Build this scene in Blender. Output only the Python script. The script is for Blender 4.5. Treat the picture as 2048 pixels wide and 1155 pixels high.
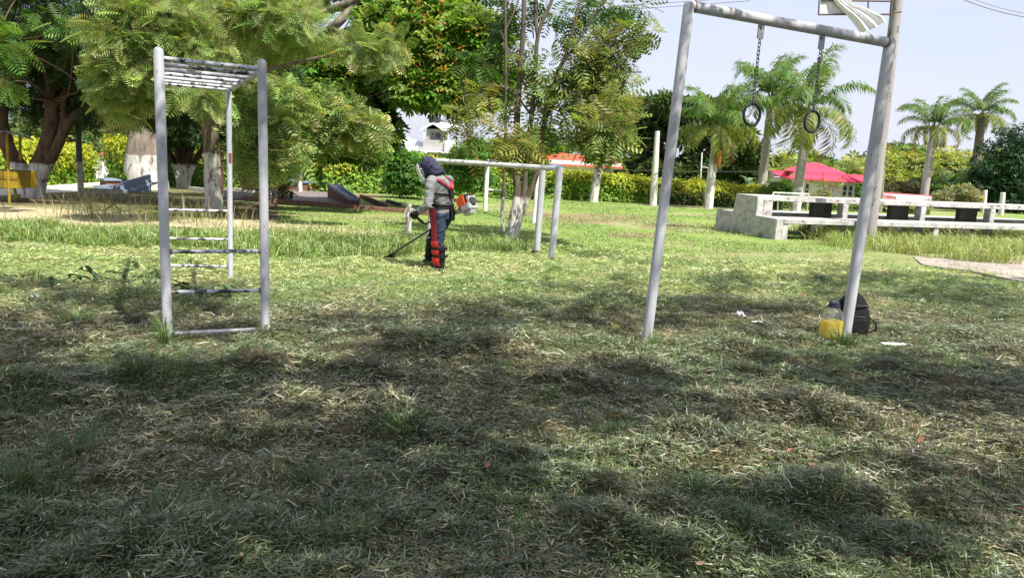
import bpy, bmesh, math, random
import numpy as np
from mathutils import Vector, Matrix, Quaternion

for o in list(bpy.data.objects):
    bpy.data.objects.remove(o, do_unlink=True)
SC = bpy.context.scene
COL = SC.collection
RNG = np.random.default_rng(7)
random.seed(7)
R_ = math.radians

# ------------------------------------------------------------------ camera
FPX, CAM_H = 1480.0, 1.65
PITCH, ROLL = R_(10.6), R_(2.9)
CAM = np.array([0.0, 0.0, CAM_H])
FW = np.array([0, math.cos(PITCH), -math.sin(PITCH)])
_u0 = np.array([0, math.sin(PITCH), math.cos(PITCH)])
_r0 = np.array([1.0, 0, 0])
RT = _r0 * math.cos(ROLL) + _u0 * math.sin(ROLL)
UP = _u0 * math.cos(ROLL) - _r0 * math.sin(ROLL)
cd = bpy.data.cameras.new('camera')
cd.sensor_width = 36.0
cd.lens = FPX / 2048 * 36.0
cd.clip_start, cd.clip_end = 0.05, 3000
cam = bpy.data.objects.new('camera', cd)
COL.objects.link(cam)
m = Matrix.Identity(4)
for i in range(3):
    m[i][0], m[i][1], m[i][2], m[i][3] = RT[i], UP[i], -FW[i], CAM[i]
cam.matrix_world = m
SC.camera = cam

# ------------------------------------------------------------------ light
SUN_EL, SUN_AZ = R_(55), R_(42)          # azimuth measured from straight behind the camera to the right
SUN = np.array([math.sin(SUN_AZ) * math.cos(SUN_EL), -math.cos(SUN_AZ) * math.cos(SUN_EL), math.sin(SUN_EL)])
sl = bpy.data.lights.new('sun', 'SUN')
sl.energy, sl.angle, sl.color = 5.0, R_(0.55), (1.0, 0.94, 0.83)
so = bpy.data.objects.new('sun', sl)
so.rotation_euler = Vector(SUN).to_track_quat('Z', 'Y').to_euler()
so.location = (20, -15, 30)
COL.objects.link(so)
w = bpy.data.worlds.new('World')
SC.world = w
w.use_nodes = True
nt = w.node_tree
nt.nodes.clear()
def wn(t, **k):
    n = nt.nodes.new(t)
    for a, b in k.items(): setattr(n, a, b)
    return n
sky = wn('ShaderNodeTexSky', sky_type='NISHITA', sun_disc=False, sun_elevation=SUN_EL,
         sun_rotation=math.atan2(SUN[0], SUN[1]), air_density=1.0, dust_density=1.5, ozone_density=1.0)
b1 = wn('ShaderNodeBackground'); b1.inputs['Strength'].default_value = 0.10
nt.links.new(sky.outputs[0], b1.inputs[0])
b2 = wn('ShaderNodeBackground'); b2.inputs['Color'].default_value = (0.79, 0.815, 0.96, 1); b2.inputs['Strength'].default_value = 0.565
tc = wn('ShaderNodeTexCoord'); mp = wn('ShaderNodeMapping'); mp.inputs['Scale'].default_value = (1.2, 1.2, 3.2)
nz = wn('ShaderNodeTexNoise'); nz.inputs['Scale'].default_value = 2.3; nz.inputs['Detail'].default_value = 6; nz.inputs['Roughness'].default_value = 0.55
rp = wn('ShaderNodeMapRange'); rp.inputs['From Min'].default_value = 0.3; rp.inputs['From Max'].default_value = 0.7
rp.inputs['To Min'].default_value = 0.62; rp.inputs['To Max'].default_value = 1.0
nt.links.new(tc.outputs['Generated'], mp.inputs[0]); nt.links.new(mp.outputs[0], nz.inputs['Vector']); nt.links.new(nz.outputs[0], rp.inputs[0])
mx = wn('ShaderNodeMixShader'); nt.links.new(rp.outputs[0], mx.inputs[0]); nt.links.new(b1.outputs[0], mx.inputs[1]); nt.links.new(b2.outputs[0], mx.inputs[2])
wo = wn('ShaderNodeOutputWorld'); nt.links.new(mx.outputs[0], wo.inputs[0])
vs = SC.view_settings
vs.view_transform = 'Standard'; vs.look = 'None'; vs.gamma = 1.0; vs.use_curve_mapping = False
vs.exposure = 0.94

# ------------------------------------------------------------------ numeric helpers
def vnoise(x, y, seed=0):
    x = np.asarray(x, float); y = np.asarray(y, float)
    xi = np.floor(x).astype(np.int64); yi = np.floor(y).astype(np.int64)
    fx = x - xi; fy = y - yi
    fx = fx * fx * (3 - 2 * fx); fy = fy * fy * (3 - 2 * fy)
    def h(a, b):
        n = (a * 374761393 + b * 668265263 + seed * 1442695041) & 0x7fffffff
        n = ((n ^ (n >> 13)) * 1274126177) & 0x7fffffff
        n = n ^ (n >> 16)
        return (n & 0xffff) / 65535.0
    return (h(xi, yi) * (1 - fx) + h(xi + 1, yi) * fx) * (1 - fy) + (h(xi, yi + 1) * (1 - fx) + h(xi + 1, yi + 1) * fx) * fy
def fbm(x, y, seed=0, o=4):
    s, a, t = 0.0, 1.0, 0.0
    for i in range(o):
        s = s + a * vnoise(x * 2 ** i, y * 2 ** i, seed + i * 17); t += a; a *= 0.5
    return s / t
def zbase(x, y):
    y = np.asarray(y, float)
    return -0.025 * np.clip(y - 5, 0, 75)
def zbump(x, y):
    x = np.asarray(x, float); y = np.asarray(y, float)
    f = np.clip((y + 3) / 3, 0, 1) * np.clip((19 - y) / 6, 0, 1) * np.clip((12 - np.abs(x)) / 4, 0, 1)
    a = fbm(x * 0.55 + 3.1, y * 0.8, 5, 2) - 0.5
    b = np.clip(fbm(x * 1.7 + 9.2, y * 2.3, 11, 3) - 0.54, 0, 1)
    c = fbm(x * 6, y * 7, 23, 2) - 0.5
    e = np.clip(fbm(x * 3.6 + 1.2, y * 4.6, 29, 2) - 0.55, 0, 1)
    return f * (a * 0.08 + b * 0.32 + c * 0.03 + e * 0.20)
def gz(x, y): return zbase(x, y) + zbump(x, y)
def ray(px, py): return FW + RT * ((px - 1024) / FPX) + UP * ((577.5 - py) / FPX)
def P(px, py, Y):
    d = ray(px, py)
    return CAM + d * (Y / d[1])
def G(px, py):
    d = ray(px, py); lo = 1.0; Y = 1.0
    while Y < 400:
        p = CAM + d * (Y / d[1])
        if p[2] < float(zbase(p[0], p[1])): break
        lo = Y; Y *= 1.02
    hi = Y
    for _ in range(40):
        mid = (lo + hi) / 2; p = CAM + d * (mid / d[1])
        if p[2] < float(zbase(p[0], p[1])): hi = mid
        else: lo = mid
    p = CAM + d * (hi / d[1])
    p[2] = float(gz(p[0], p[1]))
    return p
def proj(X):
    v = X - CAM
    zc = v @ FW
    zs = np.where(np.abs(zc) < 1e-4, 1e-4, zc)
    return 1024 + FPX * (v @ RT) / zs, 577.5 - FPX * (v @ UP) / zs, zc
def mpp(Y): return Y / FPX
def A(*a): return np.array(a, float)
def nrm(v): return v / (np.linalg.norm(v, axis=-1, keepdims=True) + 1e-9)

# ------------------------------------------------------------------ scene-graph helpers
def tag(o, label=None, cat=None, group=None, kind=None):
    if label: o['label'] = label
    if cat: o['category'] = cat
    if group: o['group'] = group
    if kind: o['kind'] = kind
    return o
def thing(name, label, cat, loc=(0, 0, 0), group=None):
    o = bpy.data.objects.new(name, None)
    o.empty_display_size = 0.2
    COL.objects.link(o); o.location = Vector([float(c) for c in loc])
    return tag(o, label, cat, group)
def origin(o):
    v = np.zeros(3)
    while o is not None:
        v = v + np.array(o.location); o = o.parent
    return v
def link(name, me, mat, parent=None):
    o = bpy.data.objects.new(name, me)
    if mat is not None and len(me.materials) == 0: me.materials.append(mat)
    COL.objects.link(o)
    if parent is not None: o.parent = parent
    return o
class MB:
    def __init__(s): s.v = []; s.f = []
    def add(s, v, f):
        b = len(s.v); s.v += [tuple(map(float, q)) for q in v]; s.f += [tuple(b + i for i in q) for q in f]; return s
    def box(s, c, d, R=None):
        c = np.array(c, float); h = np.array(d, float) / 2
        v = [A(x, y, z) * h for z in (-1, 1) for y in (-1, 1) for x in (-1, 1)]
        if R is not None: v = [R @ q for q in v]
        return s.add([c + q for q in v], [(0, 2, 3, 1), (4, 5, 7, 6), (0, 1, 5, 4), (2, 6, 7, 3), (0, 4, 6, 2), (1, 3, 7, 5)])
    def hexa(s, b, t):           # bottom 4 points (ccw), top 4 points
        return s.add(list(b) + list(t), [(3, 2, 1, 0), (4, 5, 6, 7), (0, 1, 5, 4), (1, 2, 6, 5), (2, 3, 7, 6), (3, 0, 4, 7)])
    def prism(s, poly, vec):
        n = len(poly); vec = np.array(vec, float)
        v = [np.array(p, float) for p in poly]; v = v + [p + vec for p in v]
        return s.add(v, [tuple(range(n))[::-1], tuple(range(n, 2 * n))] + [(i, (i + 1) % n, n + (i + 1) % n, n + i) for i in range(n)])
    def tube(s, pts, rad, n=8, wob=0.0, dome=False, flat=None):
        pts = [np.array(p, float) for p in pts]
        if not hasattr(rad, '__len__'): rad = [rad] * len(pts)
        pts = list(pts); rad = list(rad)
        if dome:
            d = nrm(pts[-1] - pts[-2]); e = pts[-1]; r = rad[-1]
            for k in (0.5, 0.85, 0.98): pts.append(e + d * r * k); rad.append(r * math.sqrt(max(0.001, 1 - k * k)))
        V = []; ref = None
        for i, p in enumerate(pts):
            t = nrm(pts[min(i + 1, len(pts) - 1)] - pts[max(i - 1, 0)])
            if ref is None:
                ref = np.cross(t, A(0.31, 0.95, 0.05)) if abs(t[1]) < 0.9 else np.cross(t, A(1, 0, 0))
            ref = nrm(ref - t * (ref @ t)); b = np.cross(t, ref)
            for k in range(n):
                a = 2 * math.pi * k / n
                r = rad[i] * (1 + wob * (random.random() - 0.5))
                V.append(p + (ref * math.cos(a) + b * math.sin(a)) * r)
        F = [(i * n + k, i * n + (k + 1) % n, (i + 1) * n + (k + 1) % n, (i + 1) * n + k) for i in range(len(pts) - 1) for k in range(n)]
        F += [tuple(range(n))[::-1], tuple((len(pts) - 1) * n + k for k in range(n))]
        return s.add(V, F)
    def ball(s, c, r, nu=12, nv=8):
        c = np.array(c, float); r = np.array(r if hasattr(r, '__len__') else (r, r, r), float)
        V = [c + r * A(math.sin(math.pi * j / nv) * math.cos(2 * math.pi * i / nu), math.sin(math.pi * j / nv) * math.sin(2 * math.pi * i / nu), math.cos(math.pi * j / nv)) for j in range(nv + 1) for i in range(nu)]
        F = [(j * nu + i, (j + 1) * nu + i, (j + 1) * nu + (i + 1) % nu, j * nu + (i + 1) % nu) for j in range(nv) for i in range(nu)]
        return s.add(V, F)
    def lathe(s, c, prof, n=20, ax=None):
        c = np.array(c, float)
        V = [c + A(r * math.cos(2 * math.pi * k / n), r * math.sin(2 * math.pi * k / n), z) for r, z in prof for k in range(n)]
        F = [(i * n + k, i * n + (k + 1) % n, (i + 1) * n + (k + 1) % n, (i + 1) * n + k) for i in range(len(prof) - 1) for k in range(n)]
        F += [tuple(range(n))[::-1], tuple((len(prof) - 1) * n + k for k in range(n))]
        return s.add(V, F)
    def torus(s, c, R, r, ax=(0, 0, 1), n=28, k=8, sx=1.0):
        ax = nrm(np.array(ax, float)); a = nrm(np.cross(ax, A(0.1, 0.2, 0.97) if abs(ax[2]) < .9 else A(1, 0, 0))); b = np.cross(ax, a)
        V = []
        for i in range(n):
            t = 2 * math.pi * i / n; d = a * math.cos(t) + b * math.sin(t)
            for j in range(k):
                u = 2 * math.pi * j / k
                V.append(np.array(c) + a * math.cos(t) * R + b * math.sin(t) * R * sx + (d * math.cos(u) + ax * math.sin(u)) * r)
        F = [(i * k + j, ((i + 1) % n) * k + j, ((i + 1) % n) * k + (j + 1) % k, i * k + (j + 1) % k) for i in range(n) for j in range(k)]
        return s.add(V, F)
    def ribbon(s, pts, side, w, th=0.006):
        V = []; n = len(pts)
        pts = [np.array(p, float) for p in pts]
        for i, p in enumerate(pts):
            t = nrm(pts[min(i + 1, n - 1)] - pts[max(i - 1, 0)])
            sd = np.array(side[i] if isinstance(side, list) else side, float); sd = nrm(sd - t * (sd @ t)); nn = np.cross(t, sd)
            for a, b in ((-1, -1), (1, -1), (1, 1), (-1, 1)): V.append(p + sd * a * w / 2 + nn * b * th / 2)
        F = [(i * 4 + k, i * 4 + (k + 1) % 4, i * 4 + 4 + (k + 1) % 4, i * 4 + 4 + k) for i in range(n - 1) for k in range(4)]
        F += [(3, 2, 1, 0), tuple((n - 1) * 4 + k for k in range(4))]
        return s.add(V, F)
    def mesh(s, name, off=None, smooth=False, bevel=0.0):
        off = np.zeros(3) if off is None else off
        me = bpy.data.meshes.new(name)
        me.from_pydata([tuple(np.array(q) - off) for q in s.v], [], s.f)
        bm = bmesh.new(); bm.from_mesh(me)
        bmesh.ops.recalc_face_normals(bm, faces=bm.faces[:])
        if bevel > 0:
            bmesh.ops.bevel(bm, geom=[e for e in bm.edges if len(e.link_faces) == 2 and e.calc_face_angle(0) > 0.6], offset=bevel, segments=2, affect='EDGES', clamp_overlap=True)
        bm.to_mesh(me); bm.free()
        if smooth:
            me.polygons.foreach_set('use_smooth', [True] * len(me.polygons))
            me.set_sharp_from_angle(angle=R_(50))
        return me
    def build(s, name, mat, parent=None, smooth=False, bevel=0.0):
        return link(name, s.mesh(name, origin(parent) if parent is not None else None, smooth, bevel), mat, parent)
def npmesh(name, V, F, C=None, off=None, smooth=False):
    V = np.asarray(V, np.float32)
    if off is not None: V = V - np.asarray(off, np.float32)
    F = np.asarray(F, np.int32)
    me = bpy.data.meshes.new(name)
    me.vertices.add(len(V)); me.vertices.foreach_set('co', V.ravel())
    k = F.shape[1]
    me.loops.add(F.size); me.loops.foreach_set('vertex_index', F.ravel())
    me.polygons.add(len(F)); me.polygons.foreach_set('loop_start', np.arange(len(F), dtype=np.int32) * k)
    if smooth: me.polygons.foreach_set('use_smooth', np.ones(len(F), bool))
    if C is not None:
        at = me.attributes.new('Col', 'FLOAT_COLOR', 'POINT')
        at.data.foreach_set('color', np.concatenate([np.asarray(C, np.float32), np.ones((len(V), 1), np.float32)], 1).ravel())
    me.update(calc_edges=True)
    return me
def npobj(name, V, F, C, mat, parent=None, smooth=False):
    return link(name, npmesh(name, V, F, C, origin(parent) if parent is not None else None, smooth), mat, parent)

# ------------------------------------------------------------------ materials
MATS = {}
def newmat(name):
    mt = bpy.data.materials.new(name); mt.use_nodes = True
    return mt, mt.node_tree, mt.node_tree.nodes['Principled BSDF']
def N(t, ty, **k):
    n = t.nodes.new(ty)
    for a, b in k.items():
        if a in n.inputs: n.inputs[a].default_value = b
        else: setattr(n, a, b)
    return n
def ramp(t, src, stops):
    r = t.nodes.new('ShaderNodeValToRGB'); e = r.color_ramp.elements
    while len(e) < len(stops): e.new(0.5)
    for i, (p, c) in enumerate(stops):
        e[i].position = p; e[i].color = (*c, 1) if hasattr(c, '__len__') else (c, c, c, 1)
    t.links.new(src, r.inputs[0]); return r
def noise(t, scale, detail=4, rough=0.6, stretch=None, vec='Object'):
    tcn = t.nodes.new('ShaderNodeTexCoord'); v = tcn.outputs[vec]
    if stretch:
        mpn = t.nodes.new('ShaderNodeMapping'); mpn.inputs['Scale'].default_value = stretch
        t.links.new(v, mpn.inputs[0]); v = mpn.outputs[0]
    n = t.nodes.new('ShaderNodeTexNoise'); n.inputs['Scale'].default_value = scale; n.inputs['Detail'].default_value = detail; n.inputs['Roughness'].default_value = rough
    t.links.new(v, n.inputs['Vector']); return n.outputs[0]
def mixc(t, fac, a, b):
    mxn = t.nodes.new('ShaderNodeMix'); mxn.data_type = 'RGBA'
    t.links.new(fac, mxn.inputs[0])
    for s, i in ((a, 6), (b, 7)):
        if hasattr(s, 'default_value') or hasattr(s, 'is_output'): t.links.new(s, mxn.inputs[i])
        else: mxn.inputs[i].default_value = (*s, 1)
    return mxn.outputs[2]
def bump(t, src, bs, strength=0.3, dist=0.02):
    b = t.nodes.new('ShaderNodeBump'); b.inputs['Strength'].default_value = strength; b.inputs['Distance'].default_value = dist
    t.links.new(src, b.inputs['Height']); t.links.new(b.outputs[0], bs.inputs['Normal'])
def plain(name, c, rough=0.7, var=0.25, scale=6, metal=0.0, bmp=0.15, spec=0.3):
    if name in MATS: return MATS[name]
    mt, t, bs = newmat(name)
    n = noise(t, scale, 5)
    c = np.array(c, float)
    r = ramp(t, n, [(0.3, tuple(c * (1 - var))), (0.7, tuple(np.clip(c * (1 + var), 0, 1)))])
    t.links.new(r.outputs[0], bs.inputs['Base Color'])
    bs.inputs['Roughness'].default_value = rough; bs.inputs['Metallic'].default_value = metal; bs.inputs['Specular IOR Level'].default_value = spec
    if bmp: bump(t, n, bs, bmp)
    MATS[name] = mt; return mt
def worn_paint(name, paint, under, amount=0.36, scale=22, rough=0.5, streak=(1, 1, 0.25), grime=(0.30, 0.31, 0.34), grime_amt=0.5):
    if name in MATS: return MATS[name]
    mt, t, bs = newmat(name)
    n1 = noise(t, scale, 6, 0.7, streak); n2 = noise(t, 5, 4, 0.6, streak); n3 = noise(t, 55, 4, 0.7)
    g = ramp(t, n2, [(0.40, 0.0), (0.72, grime_amt)])
    c1 = mixc(t, g.outputs[0], paint, grime)
    chip = ramp(t, n1, [(amount - 0.02, 1.0), (amount + 0.01, 0.0)])
    c2 = mixc(t, chip.outputs[0], c1, under)
    n4 = noise(t, 3.2, 5, 0.65, (2.2, 2.2, 0.35)); rs_ = ramp(t, n4, [(0.56, 0.0), (0.68, 0.45)]); c2 = mixc(t, rs_.outputs[0], c2, (0.20, 0.15, 0.11))
    spk = ramp(t, n3, [(0.33, 0.65), (0.40, 0.0)])
    c3 = mixc(t, spk.outputs[0], c2, tuple(np.array(under) * 1.5 + 0.04))
    t.links.new(c3, bs.inputs['Base Color']); bs.inputs['Roughness'].default_value = rough; bs.inputs['Specular IOR Level'].default_value = 0.35
    bump(t, n1, bs, 0.25, 0.004)
    MATS[name] = mt; return mt
def bark(name, c, zpaint=None, dark=0.45, scale=9):
    if name in MATS: return MATS[name]
    mt, t, bs = newmat(name)
    n = noise(t, scale, 6, 0.65, (1, 1, 0.28)); n2 = noise(t, scale * 0.35, 4, 0.6, (1, 1, 0.5))
    c = np.array(c, float)
    r = ramp(t, n, [(0.3, tuple(c * dark)), (0.55, tuple(c)), (0.75, tuple(c * 1.45))])
    out = r.outputs[0]
    if zpaint is not None:
        tcn = t.nodes.new('ShaderNodeTexCoord'); sx = t.nodes.new('ShaderNodeSeparateXYZ'); t.links.new(tcn.outputs['Object'], sx.inputs[0])
        a = t.nodes.new('ShaderNodeMath'); a.operation = 'MULTIPLY_ADD'; t.links.new(n2, a.inputs[0]); a.inputs[1].default_value = 0.25; t.links.new(sx.outputs[2], a.inputs[2])
        mk = t.nodes.new('ShaderNodeMapRange'); mk.inputs[1].default_value = zpaint + 0.10; mk.inputs[2].default_value = zpaint + 0.16; mk.inputs[3].default_value = 1; mk.inputs[4].default_value = 0
        t.links.new(a.outputs[0], mk.inputs[0])
        wash = ramp(t, n, [(0.36, (0.10, 0.08, 0.065)), (0.46, (0.46, 0.44, 0.42)), (0.7, (0.68, 0.67, 0.65))])
        out = mixc(t, mk.outputs[0], out, wash.outputs[0])
    t.links.new(out, bs.inputs['Base Color']); bs.inputs['Roughness'].default_value = 0.9; bs.inputs['Specular IOR Level'].default_value = 0.15
    bump(t, n, bs, 0.7, 0.03)
    MATS[name] = mt; return mt
def leafmat(name, trans=0.35, rough=0.5, spec=0.3, tint=(1.25, 1.2, 0.6)):
    if name in MATS: return MATS[name]
    mt, t, bs = newmat(name)
    at = t.nodes.new('ShaderNodeAttribute'); at.attribute_name = 'Col'
    t.links.new(at.outputs['Color'], bs.inputs['Base Color'])
    bs.inputs['Roughness'].default_value = rough; bs.inputs['Specular IOR Level'].default_value = spec
    tr = t.nodes.new('ShaderNodeBsdfTranslucent')
    vm = t.nodes.new('ShaderNodeVectorMath'); vm.operation = 'MULTIPLY'; vm.inputs[1].default_value = tint
    t.links.new(at.outputs['Color'], vm.inputs[0]); t.links.new(vm.outputs[0], tr.inputs[0])
    ms = t.nodes.new('ShaderNodeMixShader'); ms.inputs[0].default_value = trans
    t.links.new(bs.outputs[0], ms.inputs[1]); t.links.new(tr.outputs[0], ms.inputs[2])
    t.links.new(ms.outputs[0], t.nodes['Material Output'].inputs[0])
    MATS[name] = mt; return mt
LEAF = leafmat('leaf_foliage', 0.45)
GRASS = leafmat('grass_blades', 0.28, 0.42, 0.5, (1.15, 1.1, 0.7))
DRYLEAF = leafmat('dry_leaf', 0.2, 0.7, 0.15, (1.1, 0.9, 0.6))
WHITE_PAINT = worn_paint('worn_white_paint', (0.43, 0.44, 0.48), (0.045, 0.045, 0.05), 0.36, 26, grime=(0.17, 0.175, 0.20), grime_amt=0.6)
RUNG_PAINT = worn_paint('chipped_rung_paint', (0.46, 0.47, 0.52), (0.03, 0.03, 0.04), 0.47, 14, streak=(0.6, 1, 1))
POLE_WHITE = worn_paint('thin_pole_white', (0.78, 0.78, 0.76), (0.2, 0.18, 0.16), 0.28, 12)
CONC_WHITE = worn_paint('whitewashed_concrete', (0.47, 0.465, 0.46), (0.12, 0.11, 0.10), 0.40, 7, 0.85, (1, 1, 1), (0.22, 0.215, 0.21), 0.85)
CONC = plain('raw_concrete', (0.36, 0.35, 0.33), 0.9, 0.35, 5, bmp=0.4, spec=0.15)
DARK_METAL = plain('dark_metal', (0.045, 0.045, 0.05), 0.5, 0.3, 12, metal=0.3)
GREY_METAL = plain('grey_metal', (0.22, 0.23, 0.25), 0.45, 0.25, 14, metal=0.5)
BLACK_CLOTH = plain('black_cloth', (0.006, 0.006, 0.007), 0.9, 0.4, 30, bmp=0.3)

# ------------------------------------------------------------------ foliage templates
def diamond(base, tip, side, w, curve=0.0):
    mid = base + (tip - base) * 0.5 + A(0, 0, curve)
    return [base, mid + side * w, tip, mid - side * w]
def frond_template(pairs, wid=0.30, droop=0.28, pinw=0.045):
    V, F = [], []
    for i in range(pairs):
        t = 0.18 + 0.78 * i / max(1, pairs - 1)
        L = wid * math.sin(math.pi * (0.22 + 0.70 * t)) ** 0.7
        b = A(t * 0.95, 0, -droop * t * t)
        for sgn in (-1, 1):
            tip = b + A(0.45 * L, sgn * L, -0.30 * L)
            sd = nrm(A(sgn * 0.9, -0.42, 0)); 
            F.append([len(V) + k for k in range(4)]); V += diamond(b, tip, sd * A(1, 1, 1), pinw)
    b = A(0.90, 0, -droop * 0.81); F.append([len(V) + k for k in range(4)]); V += diamond(b, A(1.06, 0, -droop * 1.1), A(0, 1, 0), pinw)
    F.append([len(V) + k for k in range(4)]); V += [A(0, 0.008, 0), A(0.5, 0.008, -droop * .25), A(0.5, -0.008, -droop * .25), A(0, -0.008, 0)]
    F.append([len(V) + k for k in range(4)]); V += [A(0.5, 0.008, -droop * .25), A(0.95, 0.005, -droop * .9), A(0.95, -0.005, -droop * .9), A(0.5, -0.008, -droop * .25)]
    return np.array(V), np.array(F)
def spray_template(n=5, w=0.13, L=0.62):
    V, F = [], []
    for i in range(n):
        t = i / (n - 1); a = (t - 0.5) * 2.3
        b = A(0.10 + 0.25 * math.cos(a), 0.2 * math.sin(a), 0.05 * ((i % 2) * 2 - 1))
        d = A(math.cos(a), math.sin(a), -0.25 + 0.3 * ((i * 7) % 3 - 1) * 0.5)
        tip = b + d * L
        sd = nrm(np.cross(d, A(0.2 * ((i * 5) % 3 - 1), 0.1, 1)))
        F.append([len(V) + k for k in range(4)]); V += diamond(b, tip, sd, w)
    return np.array(V), np.array(F)
T_NEAR = frond_template(8, 0.40, 0.26, 0.032)
T_MID = frond_template(7, 0.38, 0.28, 0.036)
T_FEW = frond_template(5, 0.40, 0.26, 0.056)
T_FAR = frond_template(4, 0.36, 0.30, 0.085)
T_SPRAY = spray_template()
T_LEAF = (np.array([A(0, 0, 0), A(0.45, 0.26, 0.04), A(1, 0, -0.10), A(0.45, -0.26, 0.04)]), np.array([[0, 1, 2, 3]]))
T_LANCE = (np.array([A(0, 0, 0), A(0.4, 0.10, 0.05), A(1, 0, -0.22), A(0.4, -0.10, 0.05)]), np.array([[0, 1, 2, 3]]))

def instance(T, pos, xdir, updir, size, col):
    """many copies of a template as one array mesh"""
    tv, tf = T
    x = nrm(xdir); y = nrm(np.cross(updir, x)); z = np.cross(x, y)
    s = size[:, None, None]
    V = pos[:, None, :] + s * (tv[None, :, 0, None] * x[:, None, :] + tv[None, :, 1, None] * y[:, None, :] + tv[None, :, 2, None] * z[:, None, :])
    n, k = len(pos), len(tv)
    F = tf[None] + (np.arange(n) * k)[:, None, None]
    C = np.repeat(col[:, None, :], k, 1)
    return V.reshape(-1, 3), F.reshape(-1, tf.shape[1]), C.reshape(-1, 3)
def jitter_cols(pal, n, rng, amt=0.22):
    pal = np.array(pal, float); c = pal[rng.integers(0, len(pal), n)]
    k = 1 + amt * rng.normal(size=(n, 1)); h = 1 + 0.10 * rng.normal(size=(n, 3))
    return np.clip(c * np.clip(k, 0.45, 1.7) * h, 0.004, 0.9)
def clump_pts(c, r, n, rng, inner=0.55, down=0.0):
    u = rng.normal(size=(n, 3)); u = nrm(u)
    rr = inner + (1 - inner) * rng.random((n, 1)) ** 0.6
    rr *= 1 + 0.18 * rng.normal(size=(n, 1))
    return np.array(c) + u * rr * np.array(r), u
def foliage(clumps, T, size, pal, rng, droop=0.45, upj=0.45, inner=0.45, rand=0.55):
    """clumps: (px,py,Y,rx_px,ry_px,n) -> arrays; fronds point outwards and hang"""
    out = []
    for cl in clumps:
        px, py, Y, rx, ry, n = cl[:6]
        p2 = cl[6] if len(cl) > 6 else pal
        c = P(px, py, Y); k = mpp(Y)
        pos, u = clump_pts(c, (rx * k, rx * k * 0.6, ry * k), n, rng, inner)
        d = u * 0.9 + rng.normal(size=(n, 3)) * rand + A(0, 0, -droop)
        up = A(0, 0, 1) + rng.normal(size=(n, 3)) * upj + u * 0.4
        sz = size * (0.65 + 0.7 * rng.random(n))
        out.append(instance(T, pos, d, up, sz, jitter_cols(p2, n, rng)))
    return merge(out)
def merge(parts):
    V, F, C, b = [], [], [], 0
    for v, f, c in parts:
        V.append(v); F.append(f + b); C.append(c); b += len(v)
    return np.concatenate(V), np.concatenate(F), np.concatenate(C)
def spline(pts, n=5):
    pts = [np.array(p, float) for p in pts]
    if len(pts) < 3: return [pts[0] + (pts[-1] - pts[0]) * i / n for i in range(n + 1)]
    out = []
    for i in range(len(pts) - 1):
        p0 = pts[max(i - 1, 0)]; p1 = pts[i]; p2 = pts[i + 1]; p3 = pts[min(i + 2, len(pts) - 1)]
        for k in range(n):
            t = k / n
            out.append(0.5 * (2 * p1 + (p2 - p0) * t + (2 * p0 - 5 * p1 + 4 * p2 - p3) * t * t + (3 * p1 - p0 - 3 * p2 + p3) * t ** 3))
    out.append(pts[-1]); return out
def limb(mb, pts, r0, r1, n=9, sub=4, wob=0.14):
    s = spline(pts, sub); L = len(s)
    mb.tube(s, [r0 + (r1 - r0) * (i / (L - 1)) ** 0.8 for i in range(L)], n, wob)
def twigs(mb, start, centers, rng, r=0.03, m=5):
    for c in centers:
        a = np.array(start); b = np.array(c); mid = (a + b) / 2 + rng.normal(size=3) * 0.12 * np.linalg.norm(b - a)
        limb(mb, [a, mid, b], r, r * 0.25, m, 3, 0.1)
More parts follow.
